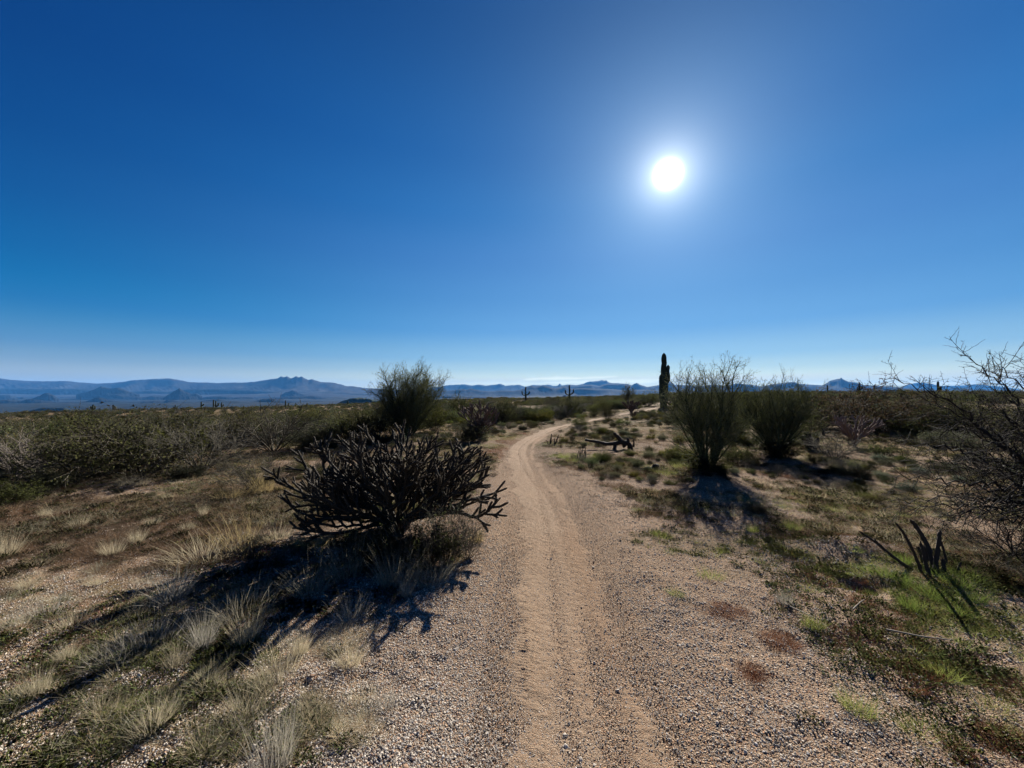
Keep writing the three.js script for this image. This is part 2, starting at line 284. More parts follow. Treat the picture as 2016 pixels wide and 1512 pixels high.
// ---------------------------------------------------------------- ground: one sheet out to the horizon
{
  const rings = [], R0 = .25, N = 560; for (let k = 0; k <= N; k++) rings.push(R0 * Math.pow(12400 / R0, Math.pow(k / N, 1.0)));
  const angs = []; for (let k = 0; k <= 430; k++) angs.push(lerp(-1.12, 1.12, k / 430)); for (let k = 1; k < 44; k++) angs.push(1.12 + (2 * Math.PI - 2.24) * k / 44);
  const nA = angs.length, P = new Float32Array((rings.length * nA + 1) * 3), U = new Float32Array((rings.length * nA + 1) * 2), Cc = new Float32Array((rings.length * nA + 1) * 3), I = [];
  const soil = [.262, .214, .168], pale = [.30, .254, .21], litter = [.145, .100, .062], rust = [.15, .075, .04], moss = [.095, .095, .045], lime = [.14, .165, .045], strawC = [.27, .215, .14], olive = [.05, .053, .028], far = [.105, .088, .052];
  const mixc = (c, d, t) => { c[0] += (d[0] - c[0]) * t; c[1] += (d[1] - c[1]) * t; c[2] += (d[2] - c[2]) * t; };
  const put = (i, x, z) => {
    const y = H(x, z), r = Math.hypot(x, z); P.set([x, y, z], 3 * i); U.set([x / 1.1, z / 1.1], 2 * i);
    const c = [...soil];
    if (r < 300) {
      mixc(c, pale, clamp(.5 + .9 * fbm(x * .35, z * .35, 3)));
      const g = ragged(x, z), out = clamp(1 - trailDist(x, z) / lerp(1.3, .7, sstep(4, 9, r)));
      const q = (w, lo = .35) => sstep(lo, lo + .3, w + g * .55 - out * .5 - .12);
      mixc(c, litter, .75 * q(zoneBrown(x, z))); mixc(c, strawC, .7 * q(zoneStraw(x, z))); mixc(c, moss, .4 * q(zoneGreen(x, z))); mixc(c, rust, .7 * q(zoneRust(x, z))); mixc(c, lime, .32 * q(zoneLime(x, z)));
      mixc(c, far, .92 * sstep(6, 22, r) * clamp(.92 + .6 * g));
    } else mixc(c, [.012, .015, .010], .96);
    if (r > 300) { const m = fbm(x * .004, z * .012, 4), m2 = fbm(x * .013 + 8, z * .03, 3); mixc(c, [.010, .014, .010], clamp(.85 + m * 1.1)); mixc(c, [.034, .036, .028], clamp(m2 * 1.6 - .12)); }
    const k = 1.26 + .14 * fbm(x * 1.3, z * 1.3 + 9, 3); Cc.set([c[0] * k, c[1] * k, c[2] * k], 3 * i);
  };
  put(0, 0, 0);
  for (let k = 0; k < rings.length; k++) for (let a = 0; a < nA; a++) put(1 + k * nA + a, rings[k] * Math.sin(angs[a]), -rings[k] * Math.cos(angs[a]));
  for (let a = 0; a < nA; a++) I.push(0, 1 + (a + 1) % nA, 1 + a);
  for (let k = 0; k < rings.length - 1; k++) for (let a = 0; a < nA; a++) { const b = (a + 1) % nA, p = 1 + k * nA + a, q = 1 + k * nA + b, r = p + nA, s = q + nA; I.push(p, q, r, q, s, r); }
  const g = new THREE.BufferGeometry(); g.setAttribute('position', new THREE.BufferAttribute(P, 3)); g.setAttribute('uv', new THREE.BufferAttribute(U, 2)); g.setAttribute('color', new THREE.BufferAttribute(Cc, 3)); g.setIndex(I); g.computeVertexNormals();
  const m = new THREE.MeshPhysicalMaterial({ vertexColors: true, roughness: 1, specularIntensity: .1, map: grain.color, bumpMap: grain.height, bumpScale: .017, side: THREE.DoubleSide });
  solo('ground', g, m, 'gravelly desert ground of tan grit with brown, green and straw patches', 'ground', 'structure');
}
// ---------------------------------------------------------------- the trail with its wheel tracks
{
  const len = trailCurve.getLength(), mb = new MB(); mb.c = [];
  const steps = []; for (let s = 0; s < len;) { const p = trailCurve.getPointAt(Math.min(1, s / len)), d = Math.max(.6, Math.hypot(p.x, p.z)); steps.push(s); s += d < 5 ? .0035 + d * .0022 : Math.min(.6, .008 * d); }
  const nW = 96, half = .75; let prev = null;
  const tan = new THREE.Vector3();
  steps.forEach((s, k) => {
    const u = Math.min(1, s / len), c = trailCurve.getPointAt(u); trailCurve.getTangentAt(u, tan);
    const sx = -tan.z, sz = tan.x, l = Math.hypot(sx, sz);
    for (let w = 0; w <= nW; w++) {
      const q = (w / nW * 2 - 1) * half, x = c.x + sx / l * q, z = c.z + sz / l * q, a = Math.abs(q), ed = a + .10 * fbm(x * 2.1, z * 2.1, 3) + .05 * fbm(x * 9, z * 9, 2);
      let y = H(x, z) + lerp(.006, -.03, sstep(.25, .60, ed + .12 * fbm(x * 4.1, z * 4.1, 2))), dust = .35 + .35 * fbm(x * .8, z * .8, 3);
      // wheel ruts: a deeper one right of the middle, a shallow one left of it, with tread bars pressed in
      const wob = .05 * fbm(s * .5, 21, 2) + .012 * Math.sin(s * 2.1), r1 = Math.exp(-Math.pow((q - .18 - wob) / .075, 2)), r2 = Math.exp(-Math.pow((q + .03 + wob * 1.3) / .055, 2)), r3 = Math.exp(-Math.pow((q + .24 - wob) / .09, 2));
      const near = sstep(6, 3, Math.hypot(x, z)), patch = clamp(.55 + 1.4 * fbm(x * 1.2 + 4, z * 1.2, 3));
      const bar = (ph, pitch, skew) => Math.max(0, Math.sin((s + Math.abs(q - ph) * skew) / pitch * 2 * Math.PI));
      y -= .012 * r1 * clamp(.7 + fbm(s * .6, 3, 2)) + .006 * r2 + .003 * r3 * clamp(.4 + 1.4 * fbm(s * .5, 9, 2));
      y += near * patch * (.0085 * r1 * bar(.18, .022, .35) + .006 * r3 * bar(-.24, .026, -.3) + .005 * r2 * bar(-.03, .024, .4));
      y += .0028 * vnoise(x * 47, z * 47) + .0018 * vnoise(x * 95, z * 95);
      const i = mb.v(x, y, z, 0, 1, 0, x / .9, z / .9);
      const warm = clamp(.25 + .75 * Math.exp(-Math.pow((q - .27) / .14, 2)) * clamp(.6 + fbm(x * .7, z * .5, 2)) + .3 * fbm(x * 2.2, z * 2.2, 3));
      const k2 = 1.22 + .12 * fbm(x * 1.7 + 5, z * 1.7, 3);
      mb.c.push(lerp(.30, .255, warm) * k2, lerp(.258, .197, warm) * k2, lerp(.210, .146, warm) * k2);
      if (prev !== null && w > 0) { const b = i, a0 = i - 1, c0 = i - nW - 1, d0 = i - nW - 2; mb.i.push(d0, a0, c0, a0, b, c0); }
    }
    prev = k;
  });
  const g = mb.geometry(); g.computeVertexNormals();
  const m = new THREE.MeshPhysicalMaterial({ vertexColors: true, roughness: 1, specularIntensity: .15, map: fine.color, bumpMap: fine.height, bumpScale: .006, side: THREE.DoubleSide });
  solo('dirt_trail', g, m, 'narrow tan dirt trail with tyre marks curving off to the right through the scrub', 'trail', 'structure');
}

// ---------------------------------------------------------------- mountains, far ridges and hills
function ridge(name, label, dist, depth, foot, crest, tone, rough, seed, opt = {}) {
  // crest: skyline as surveyed; the ridge is a real body: it rises from a front foot, folds in spurs and gullies, and falls behind
  const x0 = crest[0][0], x1 = crest[crest.length - 1][0], step = opt.step || 2.2, cols = Math.ceil((x1 - x0) / step), rows = opt.rows || 34, mb = new MB(); mb.c = [];
  const crestY = (px) => { let k = 0; while (k < crest.length - 2 && px > crest[k + 1][0]) k++; const f = clamp((px - crest[k][0]) / (crest[k + 1][0] - crest[k][0])); return lerp(crest[k][1], crest[k + 1][1], lerp(f, sstep(0, 1, f), .5)); };
  for (let c = 0; c <= cols; c++) {
    const px = x0 + (x1 - x0) * c / cols; let k = 0; while (k < crest.length - 2 && px > crest[k + 1][0]) k++;
    const f = clamp((px - crest[k][0]) / (crest[k + 1][0] - crest[k][0])), fy = lerp(f, sstep(0, 1, f), .5), py = lerp(crest[k][1], crest[k + 1][1], fy) + (opt.jag ?? .35) * fbm(px * .23 + seed, seed, 3);
    const top = at(px, py, dist), azx = (px - 1008) / F, base = EYE - (foot - 772) / F * dist; let soft = 0; for (let q = -4; q <= 4; q++) soft += crestY(px + q * 5) / 9; const broad = at(px, soft, dist)[1];
    for (let r = 0; r <= rows; r++) {
      const t = r / rows * 2 - 1, d = dist + t * depth, x = azx * d, z = -d, a = Math.abs(t);
      const n = ridged(x / (rough * 1.0) + seed, z / (rough * 1.6) + seed * 2, 5), n2 = fbm(x / (rough * .3), z / (rough * .3) + seed, 4);
      const body = Math.sin(Math.min(1, a * 1.1) * Math.PI);
      let s = Math.pow(1 - a, 1.12) * (1 - clamp(body * (.50 - .55 * n) + .16 * body * n2, -.12, .6));
      s = Math.min(s, 1 - a * .5);
      const y = base - 30 + (lerp(broad, top[1], Math.pow(1 - a, 5)) - base + 30) * s ;
      mb.v(x, y, z, 0, 1, 0, x / 60, z / 60);
      const m = 1 + .55 * n2 + .3 * fbm(x / rough * 9, z / rough * 9, 3); mb.c.push(tone[0] * m, tone[1] * m, tone[2] * m);
      if (c && r) { const w = rows + 1, b = mb.count - 1; mb.i.push(b - w - 1, b - w, b - 1, b - w, b, b - 1); }
    }
  }
  const g = mb.geometry(); g.computeVertexNormals();
  return solo(name, g, new THREE.MeshPhysicalMaterial({ vertexColors: true, roughness: 1, specularIntensity: .05, side: THREE.DoubleSide }), label, 'mountain', 'structure');
}
const rock = [.022, .023, .023], rockDark = [.013, .014, .014], rockPale = [.032, .031, .030];
ridge('mountains', 'long blue mountain range with four small peaks on the left skyline', 8000, 1700, 777, [[-420, 738], [-250, 742], [-120, 739], [0, 745], [25, 748], [60, 750], [95, 750.5], [130, 750], [160, 753], [190, 755], [215, 754], [240, 752], [262, 748.5], [285, 747], [305, 746], [335, 745], [352, 748], [375, 752.5], [405, 753], [430, 754], [455, 753], [480, 753], [500, 751.5], [520, 748.5], [535, 746.2], [546, 745], [553, 740.6], [559, 742.8], [564.5, 740.4], [569, 742.8], [573, 745], [578, 742.8], [583, 740.2], [588, 743], [593.5, 740.8], [600, 745], [607, 747.6], [614, 746.6], [622, 749], [631, 752], [645, 752.6], [656, 753.2], [668, 756], [684, 760.4], [692, 760], [705, 762], [722, 764.2], [745, 765], [780, 768], [830, 771], [880, 775]], rockPale, 900, 3, { rows: 48 });
ridge('mountains', 'farthest pale blue jagged ridge low over the middle of the skyline', 11000, 1100, 775, [[780, 772], [860, 762], [885, 758], [912, 756.6], [930, 759], [942, 757], [955, 759], [970, 757.6], [984, 755.6], [995, 759], [1010, 758], [1022, 757.4], [1034, 761], [1050, 757.8], [1062, 758.6], [1080, 757.4], [1092, 760], [1099, 759], [1100.8, 755.6], [1102.2, 754.8], [1103.6, 756.6], [1106, 759], [1118, 757.2], [1135, 758.2], [1147, 756], [1157, 751.6], [1168, 750.8], [1176, 750], [1186, 748.2], [1190, 749.2], [1194.5, 748.8], [1197, 752], [1203, 754.2], [1216, 754.6], [1232, 755.4], [1250, 760], [1300, 768], [1340, 774]], rock, 1100, 11, { rows: 26, jag: .5, step: 1.5 });
ridge('mountains', 'blue ridge with a small cone, behind the tall saguaro cactus', 8200, 1000, 779, [[1060, 772], [1100, 763], [1118, 758], [1130, 759], [1150, 757.6], [1165, 757.2], [1180, 759.6], [1192, 756], [1200, 754.6], [1226, 755.2], [1242, 759], [1250, 755], [1254, 754], [1262, 758], [1275, 761.5], [1290, 759.2], [1300, 757.4], [1311, 754], [1320, 752], [1329, 757], [1345, 758], [1380, 760], [1405, 757], [1425, 760], [1450, 755], [1475, 757], [1500, 760.5], [1520, 757], [1542, 754], [1552, 752.6], [1563, 752.2], [1576, 756], [1600, 757.2], [1620, 758.5], [1660, 763], [1700, 768]], rock, 800, 23, { rows: 26, step: 1.5 });
ridge('mountains', 'darker blue near ridge with rounded summits at the middle of the horizon', 6300, 800, 783, [[800, 778], [850, 772], [880, 769.5], [896, 768], [905, 765.4], [912, 765.8], [918, 767.4], [928, 765], [938, 767], [950, 769.6], [970, 770.4], [990, 768.6], [1010, 769.4], [1024, 767.6], [1036, 763], [1047, 759.6], [1054, 760.6], [1070, 758.8], [1080, 760.4], [1094, 765.6], [1106, 763], [1112, 760.6], [1124, 765], [1150, 763.6], [1176, 765.5], [1200, 766], [1230, 768], [1270, 767], [1320, 770], [1370, 775]], rockDark, 600, 31, { rows: 26, step: 1.6 });
ridge('mountains', 'blue rounded mountain topped by a small rock knob on the right skyline', 6800, 800, 776, [[1520, 769], [1570, 762], [1600, 757.5], [1614, 760], [1622, 757], [1629, 753.5], [1634, 749.6], [1642, 747.6], [1650, 746], [1654, 745.4], [1655.4, 743.6], [1657.4, 743.8], [1658.6, 746], [1664, 748.6], [1671, 751], [1682, 752.2], [1690, 754.4], [1696, 757.8], [1712, 758.4], [1735, 760], [1765, 762], [1800, 766]], rockDark, 500, 41, { rows: 24, step: 1.2 });
ridge('mountains', 'faint flat topped hill far off in the white haze near the right edge', 11200, 600, 771, [[1760, 766], [1790, 757], [1800, 754.2], [1815, 753.2], [1832, 755.4], [1850, 760], [1890, 759], [1920, 756.5], [1960, 760], [2010, 766]], rock, 900, 47, { rows: 20, step: 2 });
ridge('hill', 'dark humped hill in the valley under the left mountain range', 5200, 420, 786, [[150, 776], [172, 772], [185, 767], [192, 763.5], [199, 760.2], [206, 763], [220, 764.6], [232, 763.6], [245, 766.6], [256, 771], [275, 776]], rockDark, 240, 53, { rows: 24, step: 1.4 });
ridge('hill', 'dark pointed hill in the valley, steep on its left side', 4800, 330, 788, [[322, 783], [333, 776.5], [344, 769.5], [350, 766], [353.4, 764], [358, 767.4], [366, 772], [376, 775], [386, 774.4], [398, 779]], rockDark, 190, 59, { rows: 22, step: 1.2 });
ridge('hill', 'low shadowed knoll in the valley near the left edge', 4200, 260, 790, [[62, 785], [78, 779.5], [88, 774], [96, 773.6], [104, 777], [116, 784]], rockDark, 160, 61, { rows: 18, step: 1.2 });
ridge('hill', 'low dark mesa at the foot of the valley near the left edge', 1500, 120, 824, [[-60, 817], [20, 816], [50, 812], [66, 806.5], [80, 803.6], [110, 803.4], [128, 803.2], [138, 806], [160, 810.5], [200, 814], [250, 820]], [.03, .034, .02], 60, 67, { rows: 20, step: 1.4 });
ridge('hill', 'green low hill beyond the scrub left of the tall green shrub', 1300, 140, 806, [[640, 803], [662, 795], [676, 788.6], [690, 784.6], [706, 783.2], [722, 784.6], [744, 789], [780, 796], [830, 803]], [.045, .055, .028], 60, 71, { rows: 20, step: 1.4 });
ridge('hill', 'small bump of a hill on the valley floor under the four peaks', 6000, 260, 780, [[552, 777], [566, 772], [575, 768.6], [581, 769.6], [590, 774], [600, 777]], rockDark, 160, 73, { rows: 16, step: 1.2 });
const broken = (x0, x1, y, amp, seed) => { const l = []; for (let x = x0; x <= x1; x += 9) l.push([x, y - amp * Math.max(0, .25 + 1.5 * fbm(x * .021 + seed, seed * 3.1, 4)) * Math.sin(Math.PI * clamp((x - x0) / (x1 - x0))) ** .5]); return l; };
ridge('hills', 'broken line of low dark rises across the middle of the left valley', 5000, 420, 793, broken(-260, 700, 785, 12, 5), rockDark, 200, 83, { rows: 18, step: 1.8 });
ridge('hills', 'low folded slopes in the nearer part of the left valley', 3400, 330, 800, broken(-200, 720, 792, 10, 8), rockDark, 140, 89, { rows: 18, step: 1.8 });
ridge('hills', 'dark foothills in front of the middle mountains', 4600, 300, 789, broken(780, 1350, 783, 7, 11), rockDark, 150, 97, { rows: 16, step: 1.8 });
ridge('hills', 'long dark blue line of low hills across the left valley', 6800, 700, 788, [[-300, 770], [-120, 766], [0, 765], [40, 764.4], [90, 766], [140, 765], [190, 768], [260, 771], [300, 769], [330, 771], [380, 766.5], [420, 765.4], [470, 767], [520, 770], [560, 772], [640, 773], [700, 775], [760, 779]], [.010, .012, .010], 420, 79, { rows: 26, step: 2 });

// ---------------------------------------------------------------- saguaros
function sagStem(mb, pts, r, ribs, seed) {
  mb.tube(pts, (t, s) => r * (s % 2 ? .84 : 1) * (t > .9 ? Math.sqrt(Math.max(.02, 1 - ((t - .9) / .1) ** 2)) : 1) * (.86 + .14 * Math.sin(Math.min(1, t * 1.3) * Math.PI)) * (1 + .05 * vnoise(t * 7, seed)), ribs * 2, { cap: 1 });
}
function saguaro(px, top, d, rTrunk, arms, label, opt = {}) {
  const x = (px - 1008) / F * d, z = -d, g = H(x, z), tip = at(px, top, d)[1], h = tip - g, R = rng(Math.round(px * 7 + d));
  const t = thing('saguaro_cactus', label, 'cactus', [x, g - .1, z], opt.group), ribs = opt.ribs || 9, tr = new MB(), n = opt.rings || 18, pts = [];
  for (let k = 0; k <= n; k++) pts.push([.06 * h * .2 * vnoise(k * .4, px), (h + .1) * k / n, .02 * vnoise(k * .4, px + 9)]);
  sagStem(tr, pts, rTrunk, ribs, px); part('trunk', tr, M.saguaro, t);
  for (const [from, side, out, topF, ra] of arms) {
    const a = new MB(), q = [], y0 = from * h, y1 = topF * h; q.push([0, y0, 0]);
    for (let k = 1; k <= 5; k++) { const e = k / 5 * Math.PI / 2; q.push([side * out * Math.sin(e), y0 + out * .7 * (1 - Math.cos(e)), .1 * out * side]); }
    const ye = q[q.length - 1][1]; for (let k = 1; k <= 9; k++) q.push([side * out * (1 + .06 * Math.sin(k)), lerp(ye, y1, k / 9), .1 * out * side]);
    sagStem(a, q, ra, 8, px + from * 10); part('arm', a, M.saguaro, t);
  }
  return t;
}
{ // the tall one, with its arm grown close along the right side
  const t = saguaro(1307, 695, 38, .29, [[.47, 1, .40, .80, .20]], 'tall saguaro cactus with one arm hugging its right side, beside the trail bend', { ribs: 13, rings: 40 });
  const b = new MB(), q = []; for (let k = 0; k <= 20; k++) q.push([.02 * vnoise(k * .4, 3) - .04, k / 20 * 3.45, .03]);
  b.tube(q, (u, s) => .43 * (s % 2 ? .87 : 1) * lerp(.78, 1, sstep(0, .45, u)) * (u > .86 ? Math.sqrt(Math.max(.05, 1 - ((u - .86) / .15) ** 2)) : 1), 24, { cap: 1 }); part('swollen_base', b, M.saguaro, t);
}
saguaro(1035, 761, 105, .24, [[.42, -1, .95, .72, .17], [.46, 1, 1.0, .70, .17]], 'small far saguaro with two raised arms, left of its twin over the central scrub');
saguaro(1121, 757.5, 98, .24, [[.40, -1, .95, .70, .17], [.44, 1, 1.0, .74, .18]], 'small far saguaro with two raised arms, standing nearer the tall saguaro');
saguaro(184, 796, 150, .34, [[.3, -1, .85, .8, .26], [.34, 1, .9, .83, .26]], 'far saguaro of three close parallel stems near the left edge of the scrub');
saguaro(224, 797, 150, .32, [[.42, 1, .75, .72, .42]], 'far saguaro with one fat arm on its right, second of the left pair');
saguaro(346, 797, 170, .26, [[.25, -1, .8, .7, .22], [.2, 1, .9, .75, .24]], 'small far trident saguaro standing alone between the two left groups');
saguaro(397, 791, 160, .30, [[.45, 1, 1.0, .62, .26]], 'far saguaro with a short low arm on its right, left of the close trio');
saguaro(421, 787, 150, .28, [], 'tallest far saguaro on the left, a plain pole without arms');
saguaro(425.5, 789, 158, .28, [[.3, 1, 1.1, .72, .30], [.35, -1, .5, .5, .2]], 'far saguaro with a curved arm on its right, touching the plain pole');
saguaro(437, 792, 160, .24, [[.4, 1, .75, .7, .18]], 'slim far saguaro with one thin arm, right of the close trio');
for (const [px, y, d] of [[480, 799, 210], [489, 801, 220], [495, 801, 220], [10, 811, 190], [316, 805, 200], [364, 803, 220]]) saguaro(px, y, d, .26, [], 'tiny far saguaro pole on the left scrub horizon', { rings: 8, group: 'tiny saguaro poles far off on the left horizon' });
for (const [px, y, d] of [[562.5, 788, 120], [569, 793, 150], [583, 792.5, 150], [605, 793.5, 130], [685, 789, 140]]) saguaro(px, y, d, .22, [], 'small saguaro pole above the scrub left of the tall green shrub', { rings: 8, group: 'small saguaro poles left of the tall green shrub' });
saguaro(1629, 757, 130, .24, [], 'tiny plain saguaro on the right horizon under the knobbed mountain', { rings: 8 });
saguaro(1692, 752, 130, .3, [[.4, 1, .7, .7, .24], [.35, -1, .6, .62, .2]], 'far saguaro with short arms right of the knobbed mountain', { rings: 10 });
saguaro(1722, 757, 150, .26, [[.4, 1, .8, .75, .2]], 'tiny saguaro with one arm near the bright haze on the right', { rings: 8 });
saguaro(1847, 750, 60, .17, [[.35, 1, .35, .7, .13]], 'slim saguaro pole seen through the bare right branches', { rings: 10 });

// ---------------------------------------------------------------- branching plants
// one stretch of wood that wanders and bends; returns its points
function stretch(p, d, len, n, wander, lift, R, zig = 0) {
  const pts = [p]; let q = p, e = d; const s = zig ? sideOf(d, R) : null;
  for (let k = 0; k < n; k++) {
    const j = rdir(R); e = nrm([e[0] + j[0] * wander + (zig ? s[0] * zig * (k % 2 ? 1 : -1) : 0), e[1] + j[1] * wander + lift / n + (zig ? s[1] * zig * (k % 2 ? 1 : -1) : 0), e[2] + j[2] * wander + (zig ? s[2] * zig * (k % 2 ? 1 : -1) : 0)]);
    q = add(q, e, len / n); pts.push(q);
  }
  return pts;
}
function along(pts, t) { const k = Math.min(pts.length - 2, Math.floor(t * (pts.length - 1))), f = t * (pts.length - 1) - k; return { p: add(pts[k], sub(pts[k + 1], pts[k]), f), d: nrm(sub(pts[k + 1], pts[k])) }; }
const turned = (d, R, angle) => { const s = sideOf(d, R), c = Math.cos(angle), q = Math.sin(angle); return nrm([d[0] * c + s[0] * q, d[1] * c + s[1] * q, d[2] * c + s[2] * q]); };

// broom-like green shrub: limbs rise from the ground, each forking into upright twigs
function paloVerde(name, label, base, h, spread, seed, o = {}) {
  const R = rng(seed), t = thing(name, label, 'shrub', base), tw = new MB(), lf = new MB(), limbs = o.limbs || 13, k = h / 2.4;
  for (let i = 0; i < limbs; i++) {
    const az = i / limbs * 2 * Math.PI + R() * .6, q = Math.sqrt((i % 3 + R()) / 3), lean = spread * q / h * .72, mb = new MB();
    const d0 = nrm([Math.cos(az) * (.22 + lean * 1.12), 1, Math.sin(az) * (.22 + lean * 1.12)]), len = h * (.64 + .24 * R()) * (1 - .2 * q), pts = stretch([Math.cos(az) * .07 * k, -.03, Math.sin(az) * .07 * k], d0, len, 9, .10, .28, R);
    const r0 = (.017 + .012 * R()) * k; mb.tube(pts, [r0, r0 * .28], 6);
    const nS = 11;
    for (let s = 0; s < nS; s++) {
      const f = .06 + .94 * (s + R() * .8) / nS, a = along(pts, Math.min(.99, f)), L2 = h * (.34 - .14 * f) * (.7 + .6 * R()), up = nrm([a.d[0], a.d[1] + .2, a.d[2]]), p2 = stretch(a.p, turned(up, R, .35 + .4 * R()), L2, 6, .16, .34, R);
      mb.tube(p2, [r0 * .42, r0 * .14], 4);
      const nT = o.twigs || 9;
      for (let w = 0; w < nT; w++) {
        const f2 = .12 + .88 * w / nT, b = along(p2, Math.min(.99, f2)), L3 = .30 * k * (.6 + .8 * R()), p3 = stretch(b.p, turned(b.d, R, .35 + .5 * R()), L3, 4, .16, .16, R);
        tw.tube(p3, [.0034 * k, .0016 * k], 3);
        const nQ = o.fine || 5;
        for (let y = 0; y < nQ; y++) {
          const c = along(p3, .15 + .84 * y / nQ), L4 = .11 * k * (.5 + R()), p4 = stretch(c.p, turned(c.d, R, .5 + .4 * R()), L4, 2, .25, .1, R); tw.tube(p4, [.0018 * k, .001 * k], 3);
          const nl = o.leaves ?? 3; for (let z = 0; z < nl; z++) { const e = along(p4, .2 + .79 * R()), dd = turned(e.d, R, .7); lf.leaf(e.p, dd, sideOf(dd, R), .022 * k * (.6 + .8 * R()), .009 * k); }
        }
      }
    }
    part('limb', mb, M.paloStem, t);
  }
  part('twigs', tw, o.twigMat || M.paloTwig, t, true); part('foliage', lf, o.leafMat || M.paloLeaf, t, true);
  return t;
}
// ---- generic bushes as prototypes
function bushGeo(kind, seed) {
  const R = rng(seed), st = new MB(), lf = new MB(), K = {
    creosote: { n: 34, lean: .85, len: .85, sub: 7, subL: .28, tw: 5, twL: .13, leaves: 6, ll: .030, lw: .017, r: .006, wander: .14, lift: .12 },
    dense: { n: 36, lean: 1.15, len: .72, sub: 8, subL: .24, tw: 5, twL: .11, leaves: 8, ll: .028, lw: .014, r: .005, wander: .18, lift: .2 },
    arching: { n: 18, lean: 1.15, len: 1.0, sub: 9, subL: .42, tw: 7, twL: .20, leaves: 7, ll: .030, lw: .015, r: .010, wander: .22, lift: -.12 },
    bare: { n: 15, lean: 1.0, len: .95, sub: 8, subL: .38, tw: 7, twL: .18, leaves: 0, ll: .02, lw: .008, r: .011, wander: .2, lift: .1 },
    feather: { n: 44, lean: .6, len: .9, sub: 6, subL: .22, tw: 4, twL: .10, leaves: 4, ll: .030, lw: .007, r: .004, wander: .12, lift: .1 },
  }[kind];
  for (let i = 0; i < K.n; i++) {
    const az = i * 2.39996 + R(), q = Math.sqrt((i + R()) / K.n), len = K.len * (.75 + .35 * R()) * (1 - .12 * q), d0 = nrm([Math.cos(az) * K.lean * q, 1 - .42 * q, Math.sin(az) * K.lean * q]);
    const pts = stretch([Math.cos(az) * .05 * q, -.02, Math.sin(az) * .05 * q], d0, len, 6, K.wander, K.lift, R); st.tube(pts, [K.r, K.r * .35], 4);
    for (let s = 0; s < K.sub; s++) {
      const a = along(pts, Math.min(.99, .2 + .8 * (s + .6 * R()) / K.sub)), p2 = stretch(a.p, turned(a.d, R, .5 + .5 * R()), K.subL * (.6 + .7 * R()), 3, K.wander * 1.3, K.lift, R); st.tube(p2, [K.r * .42, K.r * .2], 3);
      for (let w = 0; w < K.tw; w++) {
        const b = along(p2, Math.min(.99, .15 + .85 * w / K.tw)), dd = turned(b.d, R, .5 + .5 * R()), L3 = K.twL * (.5 + .9 * R()), p3 = stretch(b.p, dd, L3, 2, .25, .05, R); st.tube(p3, [K.r * .24, K.r * .14], 3);
        for (let z = 0; z < K.leaves; z++) { const c = along(p3, R() * .99), e = turned(c.d, R, .5 + .6 * R()); lf.leaf(c.p, e, sideOf(e, R), K.ll * (.6 + .8 * R()), K.lw * (.7 + .6 * R())); }
      }
    }
  }
  return { stems: st.geometry(), leaves: K.leaves ? lf.geometry() : null };
}
const BG = { creosote: [bushGeo('creosote', 101), bushGeo('creosote', 102)], dense: [bushGeo('dense', 111), bushGeo('dense', 112)], arching: [bushGeo('arching', 121), bushGeo('arching', 122)], bare: [bushGeo('bare', 131), bushGeo('bare', 132)], feather: [bushGeo('feather', 141)] };
let bushN = 0;
function bush(name, kind, pos, w, h, stemMat, leafMat, label, group) {
  const g = BG[kind][bushN++ % BG[kind].length], t = thing(name, label, 'shrub', pos, group);
  part('stems', g.stems, stemMat, t); if (g.leaves && leafMat) part('foliage', g.leaves, leafMat, t);
  t.rotation.y = (bushN * 2.399) % 6.28; t.scale.set(w / 1.5, h / .95, w / 1.5);
  return t;
}
// a bush by survey: middle and foot in the photograph, its width in the photograph, the row of its top
function bushAt(name, kind, px, foot, wpx, top, sm, lm, label, o = {}) {
  const p = spot(px, foot), d = -p[2] + (o.back || 0), x = (px - 1008) / F * d, z = -d, y = H(x, z);
  return bush(name, kind, [x, y, z], wpx / F * d, Math.max(.12, at(px, top, d)[1] - y), sm, lm, label, o.group);
}

// ---- chollas: jointed, knobbly stems
function chollaJoint(mb, sp, p, d, len, r, R, spines) {
  const n = Math.max(5, Math.round(len / .013)), pts = stretch(p, d, len, n, .035, .10, R), ph = R() * 6;
  mb.tube(pts, (t, s, k) => r * (1 + .20 * ((k + s) % 2 ? 1 : -.6)) * (t > .86 ? Math.sqrt(Math.max(.12, 1 - ((t - .86) / .14) ** 2)) : 1), 8, { cap: 1, phase: ph });
  if (sp) for (let k = 0; k < spines; k++) { const a = along(pts, .04 + .96 * R() * .99), o = sideOf(a.d, R), dd = nrm([o[0] + .4 * a.d[0], o[1] + .4 * a.d[1], o[2] + .4 * a.d[2]]); sp.leaf(add(a.p, o, r * .9), dd, a.d, .010 + .014 * R(), .0016); }
  return pts;
}
function chollaTree(mb, sp, p, d, len, r, level, R, ctx) {
  const pts = chollaJoint(mb, sp, p, d, len, r, R, ctx.spines);
  if (level <= 0) return;
  const end = pts[pts.length - 1], e = along(pts, .99).d, n = 2 + (R() < .45 ? 1 : 0);
  for (let k = 0; k < n; k++) {
    const out = nrm([end[0] - ctx.c[0], 0, end[2] - ctx.c[2]]), dd = turned(e, R, .35 + .5 * R()), q = nrm([dd[0] + out[0] * .14, dd[1] + ctx.up, dd[2] + out[2] * .14]);
    const start = k < 2 ? along(pts, .94).p : along(pts, .35 + .4 * R()).p;
    chollaTree(mb, sp, start, q, ctx.len * (.65 + .6 * R()), r * (.90 + .06 * R()), level - 1 - (R() < .2 ? 1 : 0), R, ctx);
  }
}
